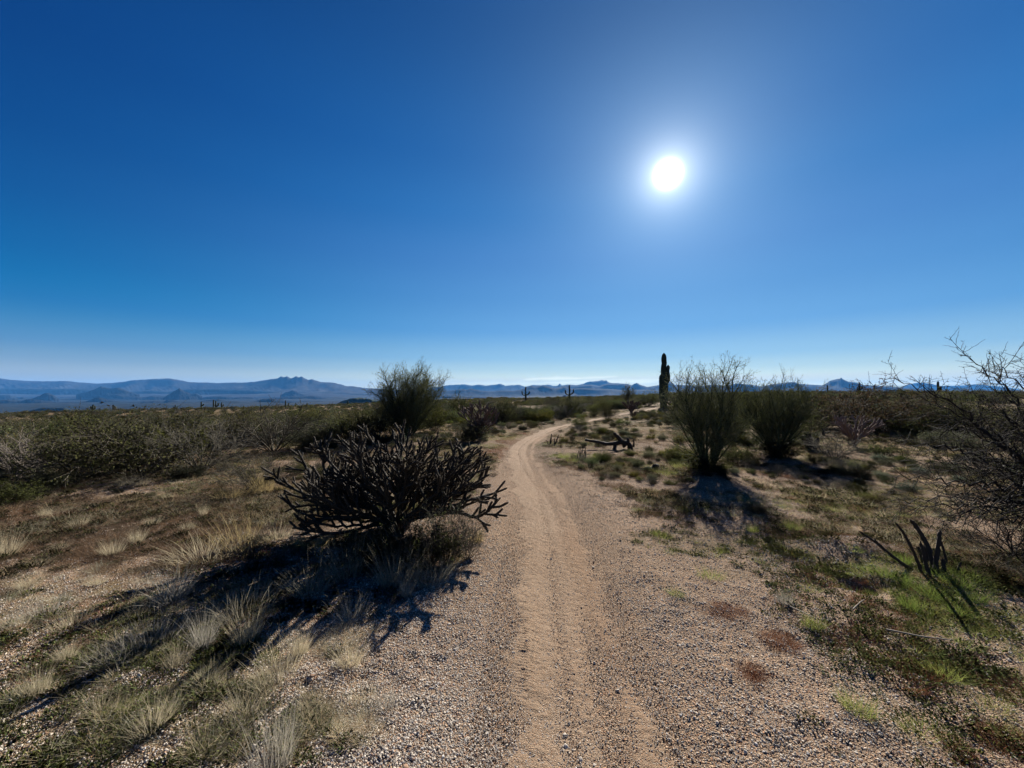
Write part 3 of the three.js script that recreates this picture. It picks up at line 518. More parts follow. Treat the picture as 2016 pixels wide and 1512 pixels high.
{ // the big one left of the trail
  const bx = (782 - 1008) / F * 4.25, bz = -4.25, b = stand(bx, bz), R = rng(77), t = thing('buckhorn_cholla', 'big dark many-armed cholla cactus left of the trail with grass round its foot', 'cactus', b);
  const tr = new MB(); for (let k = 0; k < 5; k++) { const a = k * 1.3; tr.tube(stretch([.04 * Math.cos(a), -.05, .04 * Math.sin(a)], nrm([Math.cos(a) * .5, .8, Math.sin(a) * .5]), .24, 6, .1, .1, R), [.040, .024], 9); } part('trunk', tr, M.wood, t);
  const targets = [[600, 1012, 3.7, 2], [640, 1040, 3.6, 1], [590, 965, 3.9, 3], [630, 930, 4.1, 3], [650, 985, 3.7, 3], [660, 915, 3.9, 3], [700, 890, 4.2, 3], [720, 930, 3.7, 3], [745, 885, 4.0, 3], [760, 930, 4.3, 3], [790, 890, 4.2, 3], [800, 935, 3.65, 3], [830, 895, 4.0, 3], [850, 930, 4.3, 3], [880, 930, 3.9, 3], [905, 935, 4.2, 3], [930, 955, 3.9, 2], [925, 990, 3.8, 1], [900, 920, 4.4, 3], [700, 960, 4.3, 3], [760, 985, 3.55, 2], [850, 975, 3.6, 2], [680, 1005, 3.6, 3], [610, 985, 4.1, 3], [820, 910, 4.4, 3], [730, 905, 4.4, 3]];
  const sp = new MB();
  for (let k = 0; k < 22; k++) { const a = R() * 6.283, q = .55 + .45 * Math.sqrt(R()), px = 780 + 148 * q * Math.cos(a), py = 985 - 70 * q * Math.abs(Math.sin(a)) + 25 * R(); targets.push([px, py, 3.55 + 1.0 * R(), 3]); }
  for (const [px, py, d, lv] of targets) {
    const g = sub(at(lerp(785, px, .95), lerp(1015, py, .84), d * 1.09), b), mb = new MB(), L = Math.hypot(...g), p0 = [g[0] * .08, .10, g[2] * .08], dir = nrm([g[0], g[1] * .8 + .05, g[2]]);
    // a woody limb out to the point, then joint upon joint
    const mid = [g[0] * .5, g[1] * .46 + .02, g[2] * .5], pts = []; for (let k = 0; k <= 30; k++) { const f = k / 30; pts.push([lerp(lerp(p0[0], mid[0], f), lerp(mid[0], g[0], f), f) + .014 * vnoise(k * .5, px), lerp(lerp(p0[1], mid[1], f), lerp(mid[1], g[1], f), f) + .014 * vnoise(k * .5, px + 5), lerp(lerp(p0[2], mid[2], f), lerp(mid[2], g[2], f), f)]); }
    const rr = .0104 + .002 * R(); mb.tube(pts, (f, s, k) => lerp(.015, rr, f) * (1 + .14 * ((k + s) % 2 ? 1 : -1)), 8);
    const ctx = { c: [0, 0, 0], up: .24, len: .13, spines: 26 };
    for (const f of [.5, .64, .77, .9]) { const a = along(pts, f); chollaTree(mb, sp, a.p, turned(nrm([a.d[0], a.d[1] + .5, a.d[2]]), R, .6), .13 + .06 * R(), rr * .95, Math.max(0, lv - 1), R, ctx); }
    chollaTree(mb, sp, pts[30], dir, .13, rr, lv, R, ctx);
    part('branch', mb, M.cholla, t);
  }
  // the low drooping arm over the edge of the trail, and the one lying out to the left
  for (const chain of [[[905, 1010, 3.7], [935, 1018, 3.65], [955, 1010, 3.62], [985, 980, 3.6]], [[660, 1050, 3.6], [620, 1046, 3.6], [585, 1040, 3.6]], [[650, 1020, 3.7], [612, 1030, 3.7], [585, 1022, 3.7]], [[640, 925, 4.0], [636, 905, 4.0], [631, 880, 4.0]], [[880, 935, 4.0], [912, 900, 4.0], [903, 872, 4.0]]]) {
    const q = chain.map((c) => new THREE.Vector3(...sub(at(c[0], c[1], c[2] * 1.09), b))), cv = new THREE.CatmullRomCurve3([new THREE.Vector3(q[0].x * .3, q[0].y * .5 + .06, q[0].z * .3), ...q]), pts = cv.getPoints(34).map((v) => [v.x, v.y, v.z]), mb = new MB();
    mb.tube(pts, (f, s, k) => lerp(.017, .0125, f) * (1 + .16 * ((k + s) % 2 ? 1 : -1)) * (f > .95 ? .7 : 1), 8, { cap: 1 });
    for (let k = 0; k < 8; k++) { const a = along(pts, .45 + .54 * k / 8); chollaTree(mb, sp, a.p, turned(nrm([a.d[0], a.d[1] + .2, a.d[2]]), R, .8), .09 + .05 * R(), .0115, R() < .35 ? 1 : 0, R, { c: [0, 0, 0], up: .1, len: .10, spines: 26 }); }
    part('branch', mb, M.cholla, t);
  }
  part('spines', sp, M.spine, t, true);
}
function smallCholla(px, foot, wpx, top, mat, label, seed, o = {}) {
  const p = spot(px, foot), d = -p[2], hh = at(px, top, d)[1] - p[1], ww = wpx / F * d, R = rng(seed), t = thing('cholla_cactus', label, 'cactus', p), n = o.n || 11, sp = null;
  for (let i = 0; i < n; i++) {
    const az = i / n * 6.283 + R() * .4, q = .35 + .65 * R(), mb = new MB(), g = [Math.cos(az) * ww * .33 * q, hh * (.55 + .2 * R()) * (1 - .2 * q), Math.sin(az) * ww * .33 * q], pts = [];
    for (let k = 0; k <= 12; k++) { const f = k / 12; pts.push([g[0] * f * (.6 + .4 * f), g[1] * (1 - (1 - f) * (1 - f) * .25 - .75 * (1 - f)), g[2] * f * (.6 + .4 * f)]); }
    const r = (o.r || .016); mb.tube(pts, [r * 1.6, r], 6);
    chollaTree(mb, sp, pts[12], nrm([g[0], g[1] * .8, g[2]]), hh * .16, r, 2, R, { c: [0, 0, 0], up: .35, len: hh * .15, spines: 0 });
    for (const f of [.5, .75]) { const a = along(pts, f); chollaTree(mb, sp, a.p, turned(a.d, R, .7), hh * .14, r * .95, 1, R, { c: [0, 0, 0], up: .35, len: hh * .13, spines: 0 }); }
    part('branch', mb, mat, t);
  }
  return t;
}

// ---------------------------------------------------------------- the leading shrubs
paloVerde('palo_verde', 'tall green broom-like shrub left of the trail, rising over the skyline', spot(805, 858), 2.92, 1.85, 201, { limbs: 24, twigs: 11, fine: 4, leaves: 6, leafMat: M.paloLeaf });
paloVerde('palo_verde', 'upright twiggy green shrub right of the trail, the nearer and sparser of the pair', spot(1396, 928), 2.42, .82, 202, { limbs: 15, twigs: 9, fine: 4, leaves: 3 });
paloVerde('palo_verde', 'dense dark green shrub behind and right of the sparse upright one', spot(1528, 895), 2.28, .98, 203, { limbs: 17, twigs: 10, fine: 4, leaves: 5, leafMat: M.paloLeaf });

// ---------------------------------------------------------------- bare thorny mesquite at the right edge
{
  const b = stand(6.3, -4.3), R = rng(301), t = thing('mesquite_tree', 'bare thorny mesquite reaching into the picture from the right edge', 'tree', b), tw = new MB(), lf = new MB();
  const tr = new MB(); for (let k = 0; k < 4; k++) { const a = k * 1.7; tr.tube(stretch([.06 * Math.cos(a), -.05, .06 * Math.sin(a)], nrm([Math.cos(a) * .5 - .3, .8, Math.sin(a) * .5]), .5, 8, .12, .1, R), [.065, .04], 10); } part('trunk', tr, M.mesqBark, t);
  const goals = [[1745, 742, 4.7], [1800, 800, 5.0], [1893, 704, 4.4], [1985, 722, 4.1], [2040, 712, 4.4], [1945, 745, 5.2], [1752, 765, 5.0], [1785, 905, 4.6], [1745, 985, 4.1], [1825, 960, 4.0], [1880, 1005, 3.7], [1850, 870, 4.5], [1900, 770, 4.8], [1930, 930, 4.4], [1980, 850, 4.9], [1975, 1000, 3.9], [1765, 870, 4.4], [1755, 945, 4.0], [1790, 1000, 3.75], [1855, 1035, 3.6], [1900, 960, 3.8], [1840, 900, 4.9], [1870, 830, 5.4], [1930, 870, 3.8], [1960, 1040, 3.5], [2030, 800, 3.7], [2100, 720, 4.6], [2200, 760, 4.6], [2150, 900, 3.4], [2250, 850, 5], [1990, 950, 3.3], [1930, 800, 4.7]];
  goals.forEach(([px, py, d], gi) => {
    const g = sub(at(px, py, d), b), mb = new MB(), mid = [g[0] * .40, g[1] * .62 + .28, g[2] * .4], s0 = [g[0] * .06, .28, g[2] * .06], pts = [];
    for (let k = 0; k <= 22; k++) { const f = k / 22, j = .022 * (k % 2 ? 1 : -1) * (k > 3 ? 1 : 0); pts.push([lerp(lerp(s0[0], mid[0], f), lerp(mid[0], g[0], f), f) + .05 * vnoise(k * .45, gi), lerp(lerp(s0[1], mid[1], f), lerp(mid[1], g[1], f), f) + j + .05 * vnoise(k * .45, gi + 40), lerp(lerp(s0[2], mid[2], f), lerp(mid[2], g[2], f), f) + .05 * vnoise(k * .45, gi + 80)]); }
    const r0 = .016 + .009 * R(); mb.tube(pts, (f) => lerp(r0, .0028, Math.pow(f, .75)), 6);
    for (let s = 0; s < 15; s++) {
      const f = .22 + .77 * (s + R()) / 15, a = along(pts, Math.min(.985, f)), L2 = (.55 - .33 * f) * (.5 + .9 * R()), p2 = stretch(a.p, turned(a.d, R, .6 + .5 * R()), L2, 8, .10, .12, R, .20), r2 = lerp(.0075, .003, f);
      mb.tube(p2, [r2, r2 * .4], 4);
      for (let w = 0; w < 6; w++) {
        const c = along(p2, Math.min(.98, .15 + .85 * (w + R() * .5) / 6)), L3 = .17 * (.4 + R()), p3 = stretch(c.p, turned(c.d, R, .7 + .5 * R()), L3, 5, .12, .08, R, .28); tw.tube(p3, [.0024, .0013], 3);
        for (let y = 0; y < 4; y++) { const e = along(p3, .2 + .79 * y / 4), dd = turned(e.d, R, 1.1); tw.tube([e.p, add(e.p, dd, .014 + .016 * R())], [.0012, .0005], 3); if (R() < .22) for (let z = 0; z < 4; z++) { const l = turned(dd, R, .6); lf.leaf(add(e.p, dd, .012 * R()), l, sideOf(l, R), .016 * (.7 + .6 * R()), .005); } }
      }
    }
    part('branch', mb, M.mesqBark, t);
  });
  part('twigs', tw, M.mesqTwig, t, true); part('leaflets', lf, M.mesqLeaf, t, true);
}

// ---------------------------------------------------------------- dead wood
function deadTube(mb, list, r0, r1, R, sides = 9) {   // splintered, twisted dead stem through surveyed points
  const cv = new THREE.CatmullRomCurve3(list.map((v) => new THREE.Vector3(...v))), n = 34, pts = cv.getPoints(n).map((v) => [v.x, v.y, v.z]);
  mb.tube(pts, (t, s, k) => lerp(r0, r1, t) * (1 + .26 * vnoise(s * 1.7 + R * 9, k * .5) + .2 * vnoise(s * .9 + R, k * 1.3)) * (t > .97 ? .55 : 1), sides, { cap: 1 });
}
{ // broken cholla skeleton in the bright grass
  const b = spot(1838, 1142), t = thing('dead_cholla', 'dead blackened cholla stubs sticking out of the bright green grass', 'dead cactus', b);
  const arms = [[[1838, 1140, 3.35], [1830, 1085, 3.4], [1806, 1040, 3.45], [1793, 1024, 3.45]], [[1820, 1130, 3.3], [1800, 1090, 3.3], [1778, 1048, 3.3], [1762, 1028, 3.3]], [[1840, 1140, 3.3], [1845, 1090, 3.3], [1851, 1044, 3.3]], [[1815, 1135, 3.35], [1770, 1105, 3.4], [1720, 1065, 3.5], [1692, 1046, 3.55]], [[1858, 1145, 3.3], [1858, 1115, 3.3], [1856, 1100, 3.3]], [[1872, 1148, 3.3], [1884, 1125, 3.3], [1892, 1107, 3.3]], [[1826, 1135, 3.4], [1815, 1100, 3.45], [1808, 1076, 3.45]], [[1832, 1140, 3.25], [1822, 1105, 3.25], [1812, 1066, 3.25]], [[1738, 1078, 3.48], [1728, 1068, 3.48], [1720, 1060, 3.48]], [[1828, 1140, 3.45], [1826, 1105, 3.5], [1820, 1072, 3.52]], [[1850, 1142, 3.4], [1862, 1110, 3.4], [1852, 1062, 3.42]]];
  arms.forEach((a, i) => { const mb = new MB(), q = a.map((c) => sub(at(...c), b)); if (i !== 8) q[0][1] = -.05; deadTube(mb, q, [.020, .013, .019, .016, .017, .013, .014, .016, .009, .015, .013][i], [.013, .007, .012, .006, .014, .007, .010, .010, .004, .010, .008][i], i); part('stub', mb, M.deadwood, t); });
}
{ // fallen snag by the trail bend
  const b = spot(1205, 884), d = -b[2], t = thing('fallen_log', 'dark fallen log with broken upright limbs, right of the trail bend', 'log', b), l = (px, py, dd = d) => sub(at(px, py, dd), b);
  let mb = new MB(); deadTube(mb, [l(1152, 866), l(1175, 870), l(1195, 874), l(1215, 872), l(1226, 870)], .035, .062, 1); part('trunk', mb, M.deadwood, t);
  for (const [i, q, r0, r1] of [[2, [[1232, 878], [1222, 866], [1212, 856], [1208, 852]], .075, .035], [3, [[1228, 870], [1238, 874], [1242, 884], [1243, 894]], .055, .065], [4, [[1243, 892], [1238, 876], [1236, 862]], .07, .03], [5, [[1212, 872], [1210, 884], [1209, 890]], .05, .06], [6, [[1247, 880], [1248, 872], [1246, 864]], .03, .012]]) { mb = new MB(); deadTube(mb, q.map((c) => l(...c)), r0, r1, i); part('limb', mb, M.deadwood, t); }
}
{ // the second, flatter dead branch nearer
  const b = spot(1285, 926), d = -b[2], t = thing('fallen_branch', 'dark crooked branch lying on the gravel left of the sparse upright shrub', 'branch', b), l = (px, py) => sub(at(px, py, d), b);
  const mb = new MB(); deadTube(mb, [l(1240, 929), l(1255, 924), l(1272, 923), l(1290, 922), l(1300, 926)], .012, .035, 12); part('stem', mb, M.deadwood, t);
  const m2 = new MB(); deadTube(m2, [l(1286, 925), l(1288, 919), l(1292, 917), l(1296, 922)], .04, .045, 14); part('knot', m2, M.deadwood, t);
}
{ const b = spot(1085, 874), d = -b[2], t = thing('dead_stubs', 'pair of thin dead upright stubs in green weeds at the inside of the trail bend', 'dead plant', b);
  for (const [i, q, r] of [[1, [[1083, 876], [1085, 862], [1086, 854]], .03], [2, [[1092, 876], [1097, 864], [1100, 856]], .024], [3, [[1090, 876], [1092, 866], [1091, 862]], .02], [4, [[1080, 878], [1077, 868], [1074, 866]], .012]]) { const mb = new MB(), l = q.map(([x, y]) => sub(at(x, y, d), b)); l[0][1] = -.05; deadTube(mb, l, r, r * .4, i + 20); part('stub', mb, M.deadwood, t); } }
{ const b = spot(1146, 908), d = -b[2], t = thing('dead_stubs', 'cluster of dark dead stalks in a clump of bright weeds beside the trail', 'dead plant', b), R = rng(55);
  for (let i = 0; i < 9; i++) { const mb = new MB(), x = 1134 + 18 * R(), l = [[x, 910], [x + 2 * R(), 895], [x + 6 * R() - 1, 876 + 14 * R()]].map(([x2, y]) => sub(at(x2, y, d + .2 * R()), b)); l[0][1] = -.04; deadTube(mb, l, .014, .004, i + 30, 6); part('stalk', mb, M.deadwood, t); } }
{ const b = spot(1598, 884), d = -b[2], t = thing('dead_stump', 'broken dark stump right of the dense dark green shrub', 'stump', b);
  for (const [i, q, r0, r1] of [[1, [[1598, 888], [1594, 872], [1592, 852]], .12, .05], [2, [[1592, 874], [1584, 864], [1580, 858]], .08, .05], [3, [[1602, 888], [1606, 872], [1612, 862]], .08, .03], [4, [[1594, 862], [1588, 854], [1584, 852]], .06, .03]]) { const mb = new MB(), l = q.map(([x, y]) => sub(at(x, y, d), b)); deadTube(mb, l, r0, r1, i + 50); part('stub', mb, M.deadwood, t); } }
{ const b = spot(1622, 857), d = -b[2], t = thing('dead_stubs', 'thin dead snag left of the pale cholla', 'dead plant', b);
  for (const [i, q, r] of [[1, [[1622, 858], [1620, 848], [1617, 838]], .05], [2, [[1620, 854], [1630, 851], [1636, 850]], .035]]) { const mb = new MB(); deadTube(mb, q.map(([x, y]) => sub(at(x, y, d), b)), r, r * .3, i + 60); part('stub', mb, M.deadwood, t); } }
{ const b = spot(1818, 842), d = -b[2], t = thing('dead_stump', 'thin upright dead post-like stub in the scrub right of the pale cholla', 'stump', b), mb = new MB(); deadTube(mb, [[0, -.1, 0], [.02, .2, 0], sub(at(1819, 829, d), b)], .05, .04, 71); part('stub', mb, M.deadwood, t); }
for (const [px, py, l, a, label] of [[1680, 1208, .22, -.6, 'pale broken stick at the edge of the burrow hollow'], [1545, 1195, .25, 1.4, 'pale short stick on the gravel left of the burrow'], [1745, 1250, .3, .5, 'thin dry stick on the gravel below the bright grass'], [780, 1150, .35, .3, 'thin stick by the grass at the foot of the big cholla'], [1880, 980, .6, .5, 'pale dead branch lying among the bare right twigs']]) {
  const p = spot(px, py), mb = new MB(), R = rng(px); mb.tube(stretch([0, .012, 0], nrm([Math.cos(a), .04, Math.sin(a)]), l, 6, .08, 0, R), [.006, .003], 5, { cap: 1 }); const t = thing('stick', label, 'stick', p); part('stem', mb, M.palewood, t);
}

// ---------------------------------------------------------------- smaller chollas
smallCholla(1682, 878, 110, 818, M.chollaPale, 'pale pinkish cholla with upturned stems on the right, before the bare mesquite bush', 401, { n: 13, r: .018 });
smallCholla(1243, 815, 34, 789, M.chollaFar, 'dark cholla with reddish tips beside the far stretch of the trail', 402, { n: 12, r: .03 });
smallCholla(1247, 826, 20, 810, M.chollaFar, 'little cholla at the near edge of the far trail bend', 403, { n: 6, r: .022 });
smallCholla(945, 864, 80, 798, M.chollaFar, 'bushy cholla with reddish tips by the left side of the trail bend', 404, { n: 16, r: .020 });
smallCholla(1330, 806, 60, 781, M.chollaFar, 'low dark cholla at the foot of the tall saguaro', 405, { n: 12, r: .03 });

// ---------------------------------------------------------------- bushes one can point to
const B = [
  ['bursage_bush', 'feather', 882, 1118, 170, 975, 'greytwig', 'greyLeaf', 'grey green feathery bush growing up before the right side of the big cholla'],
  ['bursage_bush', 'dense', 845, 1115, 170, 1000, 'twig', 'creoLeaf', 'dark leafy bush in shade under the middle of the big cholla'],
  ['bursage_bush', 'dense', 735, 1105, 190, 1010, 'twig', 'creoLeaf', 'black looking low bush in shade under the left of the big cholla'],
  ['bursage_bush', 'bare', 920, 1110, 90, 1010, 'greytwig', null, 'dry grey twiggy bush at the right foot of the big cholla, next to the trail'],
  ['mesquite_bush', 'arching', 280, 926, 250, 812, 'twig', 'oliveLeaf', 'broad dark arching bush, largest of the left thicket'],
  ['mesquite_bush', 'arching', 185, 936, 150, 832, 'twig', 'creoLeaf', 'dark arching bush forming the left end of the broad thicket'],
  ['mesquite_bush', 'bare', 400, 922, 180, 822, 'greytwig', null, 'grey tangled bare bush forming the right end of the left thicket'],
  ['mesquite_bush', 'dense', 352, 903, 130, 822, 'twig', 'limeLeaf', 'olive bush in the left thicket behind the grey tangled one'],
  ['desert_bush', 'bare', 35, 945, 170, 848, 'palewood', null, 'pale dry twiggy bush at the left edge of the scene'],
  ['bursage_bush', 'dense', 105, 960, 70, 905, 'greytwig', 'greyLeaf', 'small grey green bush at the front of the left thicket'],
  ['bursage_bush', 'dense', 20, 985, 130, 935, 'twig', 'creoLeaf', 'low dark green bush in shade at the left edge'],
  ['mesquite_bush', 'bare', 540, 884, 190, 796, 'twig', 'brownLeaf', 'reddish brown bare mesquite with a visible trunk, left of the tall green shrub'],
  ['creosote_bush', 'dense', 625, 878, 130, 820, 'greytwig', 'greyLeaf', 'grey green rounded bush right of the brown mesquite'],
  ['creosote_bush', 'creosote', 690, 868, 130, 808, 'twig', 'creoLeaf', 'dark olive bush just left of the tall green shrub'],
  ['creosote_bush', 'creosote', 745, 862, 110, 795, 'twig', 'oliveLeaf', 'olive bush at the left foot of the tall green shrub'],
  ['creosote_bush', 'creosote', 855, 850, 80, 785, 'twig', 'limeLeaf', 'yellow olive bush at the right foot of the tall green shrub'],
  ['creosote_bush', 'dense', 925, 866, 100, 812, 'greytwig', 'greyLeaf', 'grey leafy bush wrapped round the reddish tipped cholla by the bend'],
  ['creosote_bush', 'creosote', 906, 826, 60, 771, 'twig', 'creoLeaf', 'dark upright bush behind the reddish tipped cholla'],
  ['creosote_bush', 'dense', 994, 820, 66, 783, 'greytwig', 'greyLeaf', 'grey green bush right of the reddish tipped cholla, before the far scrub'],
  ['creosote_bush', 'dense', 1077, 825, 44, 796, 'twig', 'limeLeaf', 'yellow green rounded bush at the outside of the trail bend'],
  ['creosote_bush', 'creosote', 1122, 820, 56, 781, 'twig', 'creoLeaf', 'dark bush behind the yellow green one, below the far two-armed saguaro'],
  ['creosote_bush', 'creosote', 1170, 821, 34, 790, 'twig', 'creoLeaf', 'dark green small bush left of the upright bush beside the trail'],
  ['creosote_bush', 'creosote', 1196, 829, 48, 792, 'twig', 'oliveLeaf', 'upright olive bush with bare stems standing before the far trail'],
  ['creosote_bush', 'dense', 1140, 842, 46, 816, 'twig', 'creoLeaf', 'dark round bush hiding the trail where it bends away'],
  ['creosote_bush', 'dense', 1207, 842, 22, 824, 'twig', 'creoLeaf', 'little dark bush below the upright olive one'],
  ['creosote_bush', 'feather', 1126, 867, 26, 840, 'twig', 'creoLeaf', 'small dark upright bush on the inner side of the trail bend'],
  ['creosote_bush', 'dense', 1053, 840, 20, 826, 'twig', 'creoLeaf', 'little green bush at the left edge of the curving trail'],
  ['creosote_bush', 'dense', 1104, 828, 20, 815, 'greytwig', 'greyLeaf', 'little grey green bush beside the outer trail edge under the dark bush'],
  ['palo_verde', 'creosote', 1237, 795, 34, 754, 'twig', 'greyLeaf', 'round crowned small tree breaking the skyline left of the tall saguaro'],
  ['creosote_bush', 'creosote', 1276, 800, 60, 768, 'twig', 'creoLeaf', 'dark bush left of the foot of the tall saguaro'],
  ['creosote_bush', 'creosote', 1345, 800, 70, 764, 'twig', 'oliveLeaf', 'olive bush right of the tall saguaro, behind the sparse shrub'],
  ['creosote_bush', 'creosote', 1330, 842, 60, 800, 'twig', 'creoLeaf', 'dark bush at the left behind the sparse upright shrub'],
  ['creosote_bush', 'feather', 1590, 880, 90, 790, 'twig', 'creoLeaf', 'feathery bush right of the dense dark shrub'],
  ['bursage_bush', 'bare', 1640, 902, 110, 855, 'greytwig', 'greyLeaf', 'grey tangled bush in front of the pale cholla'],
  ['bursage_bush', 'dense', 1725, 895, 80, 868, 'twig', 'creoLeaf', 'low dark bush right below the pale cholla'],
  ['mesquite_bush', 'arching', 1695, 850, 190, 768, 'twig', 'brownLeaf', 'wide brown mesquite bush behind the pale cholla'],
  ['mesquite_bush', 'arching', 1780, 846, 160, 778, 'twig', 'oliveLeaf', 'olive mesquite bush right of the wide brown one'],
  ['creosote_bush', 'dense', 1830, 842, 100, 790, 'twig', 'creoLeaf', 'dark bluish green bush behind the bare right branches'],
  ['mesquite_bush', 'arching', 1930, 850, 180, 782, 'twig', 'oliveLeaf', 'olive thicket behind the right mesquite near the edge'],
  ['creosote_bush', 'dense', 1870, 880, 120, 838, 'greytwig', 'greyLeaf', 'low grey green bush seen through the right mesquite twigs'],
  ['desert_bush', 'bare', 505, 960, 150, 895, 'twig', null, 'leafless brown twiggy bush in the golden grass left of the big cholla'],
  ['bursage_bush', 'dense', 375, 935, 70, 905, 'greytwig', 'greyLeaf', 'low grey bush at the front right of the left thicket'],
  ['bursage_bush', 'feather', 440, 925, 60, 890, 'greytwig', 'duskGrass', 'pale grey tufted bush between the thicket and the brown mesquite'],
  ['creosote_bush', 'creosote', 120, 862, 190, 808, 'twig', 'oliveLeaf', 'olive bush behind the left thicket under the two far saguaros'],
  ['creosote_bush', 'dense', 30, 868, 120, 820, 'twig', 'limeLeaf', 'yellow green bush behind the pale twigs at the left edge'],
  ['creosote_bush', 'dense', 170, 838, 110, 806, 'twig', 'creoLeaf', 'dark green bush before the far two left saguaros'],
  ['bursage_bush', 'dense', 1388, 934, 110, 895, 'twig', 'limeLeaf', 'low green leafy bush round the foot of the sparse upright shrub'],
  ['bursage_bush', 'dense', 1345, 905, 90, 868, 'twig', 'limeLeaf', 'small green bush at the left foot of the sparse upright shrub'],
  ['bursage_bush', 'dense', 1452, 912, 90, 868, 'twig', 'creoLeaf', 'small dark bush between the feet of the two upright shrubs'],
  ['bursage_bush', 'dense', 1530, 900, 110, 858, 'twig', 'creoLeaf', 'low dark bush round the foot of the dense dark green shrub'],
  ['creosote_bush', 'creosote', 1440, 862, 90, 782, 'twig', 'oliveLeaf', 'olive bush filling the gap behind the two upright shrubs'],
  ['creosote_bush', 'creosote', 1620, 842, 120, 782, 'twig', 'oliveLeaf', 'olive bush behind the thin dead snag'],
  ['creosote_bush', 'dense', 1750, 852, 130, 800, 'twig', 'creoLeaf', 'dark low bush at the right behind the pale cholla'],
  ['mesquite_bush', 'arching', 1860, 850, 150, 778, 'twig', 'creoLeaf', 'dark mesquite thicket behind the post-like stub'],
  ['bursage_bush', 'dense', 1485, 1010, 60, 985, 'greytwig', 'duskGrass', 'low grey weed clump in the shade below the shrub pair'],
  ['desert_bush', 'bare', 1990, 1100, 170, 1020, 'mesqTwig', 'mesqLeaf', 'dark tangled bush at the foot of the right mesquite'],
  ['creosote_bush', 'creosote', 480, 842, 110, 800, 'twig', 'oliveLeaf', 'olive bush behind and left of the brown mesquite'],
  ['creosote_bush', 'creosote', 600, 836, 120, 796, 'twig', 'creoLeaf', 'dark bush behind the grey rounded one, under the small saguaro poles'],
];
for (const [n, k, px, f, w, top, sm, lm, label] of B) bushAt(n, k, px, f, w, top, M[sm], lm && M[lm], label);

// ---------------------------------------------------------------- the far scrub: one mass that nobody could count
function instanced(name, geo, mat, list, label, category, parent, colors) {
  const m = new THREE.InstancedMesh(geo, mat, list.length), o = new THREE.Object3D();
  list.forEach((q, i) => { o.position.set(q[0], q[1], q[2]); o.rotation.set(q[6] || 0, q[3], q[7] || 0); o.scale.set(q[4], q[5], q[8] ?? q[4]); o.updateMatrix(); m.setMatrixAt(i, o.matrix); if (colors) m.setColorAt(i, colors(i)); });
  m.castShadow = m.receiveShadow = true; m.frustumCulled = false;
  if (parent) { m.name = name; m.userData.kind = 'stuff'; parent.add(m); return m; }
  m.name = numbered(name); scene.add(m); return tag(m, label, category, null, 'stuff');
}
{
  const R = rng(900), sets = { creo: [], olive: [], arch: [], grey: [], lime: [], bare: [] }, keys = Object.keys(sets);
  const occupied = B.map((b) => spot(b[2], b[3]));
  for (let tries = 0, n = 0; tries < 60000 && n < 7500; tries++) {
    const r = Math.sqrt(lerp(13.5 * 13.5, 360 * 360, Math.pow(R(), 2.7))), az = lerp(-1.1, 1.1, R()), x = r * Math.sin(az), z = -r * Math.cos(az), u = x / r;
    if (r > 190 && u < .3) continue;
    if (trailDist(x, z) < 1.6) continue;
    const clump = fbm(x * .08 + 2, z * .08, 3); if (r < 70 && clump < (u < -.1 ? .04 : -.02) + .2 * R() - .1 * (r > 34) - (u > .45 ? .12 : 0)) continue;
    const bend = x > trailX(z) + .5 && z > -27 && x < 13 && u < (z < -11 ? .42 : .6) && z < -2; if (bend) continue;   // open straw ground inside the bend of the trail
    if (r < 20 && x > trailX(z) && u < .5) continue;
    if (occupied.some((p) => (p[0] - x) ** 2 + (p[2] - z) ** 2 < 1.2)) continue;
    if (hidesTrail(x, z)) continue;
    const s = (.70 + .55 * R()) * (u < -.1 ? .85 : 1), k = keys[Math.floor(Math.pow(R(), 1.1) * 6)];
    const hh = (k === 'arch' || k === 'creo' ? 1.0 : .75) * (.75 + .5 * R());
    sets[k].push([x, H(x, z) - .03, z, R() * 6.28, s * 1.15, s * hh]); n++;
  }
  for (let k = 0; k < 12000; k++) {   // knee-high seedlings of the same scrub over the open ground
    const r = Math.sqrt(lerp(49, 44 * 44, Math.pow(R(), 1.2))), az = lerp(-1.05, 1.05, R()), x = r * Math.sin(az), z = -r * Math.cos(az);
    if (trailDist(x, z) < 1.0 || fbm(x * .5 + 11, z * .5, 3) + .5 * (R() - .5) < .10 || (x < -.5 && z > -6)) continue;
    const s = lerp(.10, .34, R() * R()) * (.6 + Math.min(1, r / 22)); sets[['creo', 'grey', 'lime', 'olive', 'grey', 'bare'][Math.floor(R() * 6)]].push([x, H(x, z) - .01, z, R() * 6.28, s, s * (.6 + .5 * R())]);
  }
  const root = new THREE.Group(); root.name = 'desert_scrub'; scene.add(root); tag(root, 'dense olive and grey desert scrub covering the plain out to the horizon', 'scrub', null, 'stuff');
  const tint = (i) => { const k = .7 + .75 * hash2(i, 77), w = hash2(i, 5) * .44 - .20; return C(k * (1 + w), k, k * (1 - w)); };
  const put = (n, list, g, sm, lm) => { if (!list.length) return; instanced('stems', g.stems, sm, list, '', '', root); if (lm) instanced('foliage', g.leaves, lm, list, '', '', root, tint); };
  put('a', sets.creo, BG.creosote[0], M.twig, M.creoLeaf); put('b', sets.olive, BG.creosote[1], M.twig, M.oliveLeaf); put('c', sets.arch, BG.arching[0], M.greytwig, M.oliveLeaf);
  put('d', sets.grey, BG.dense[0], M.greytwig, M.greyLeaf); put('e', sets.lime, BG.dense[1], M.twig, M.limeLeaf); put('f', sets.bare, BG.bare[0], M.greytwig, null);
}

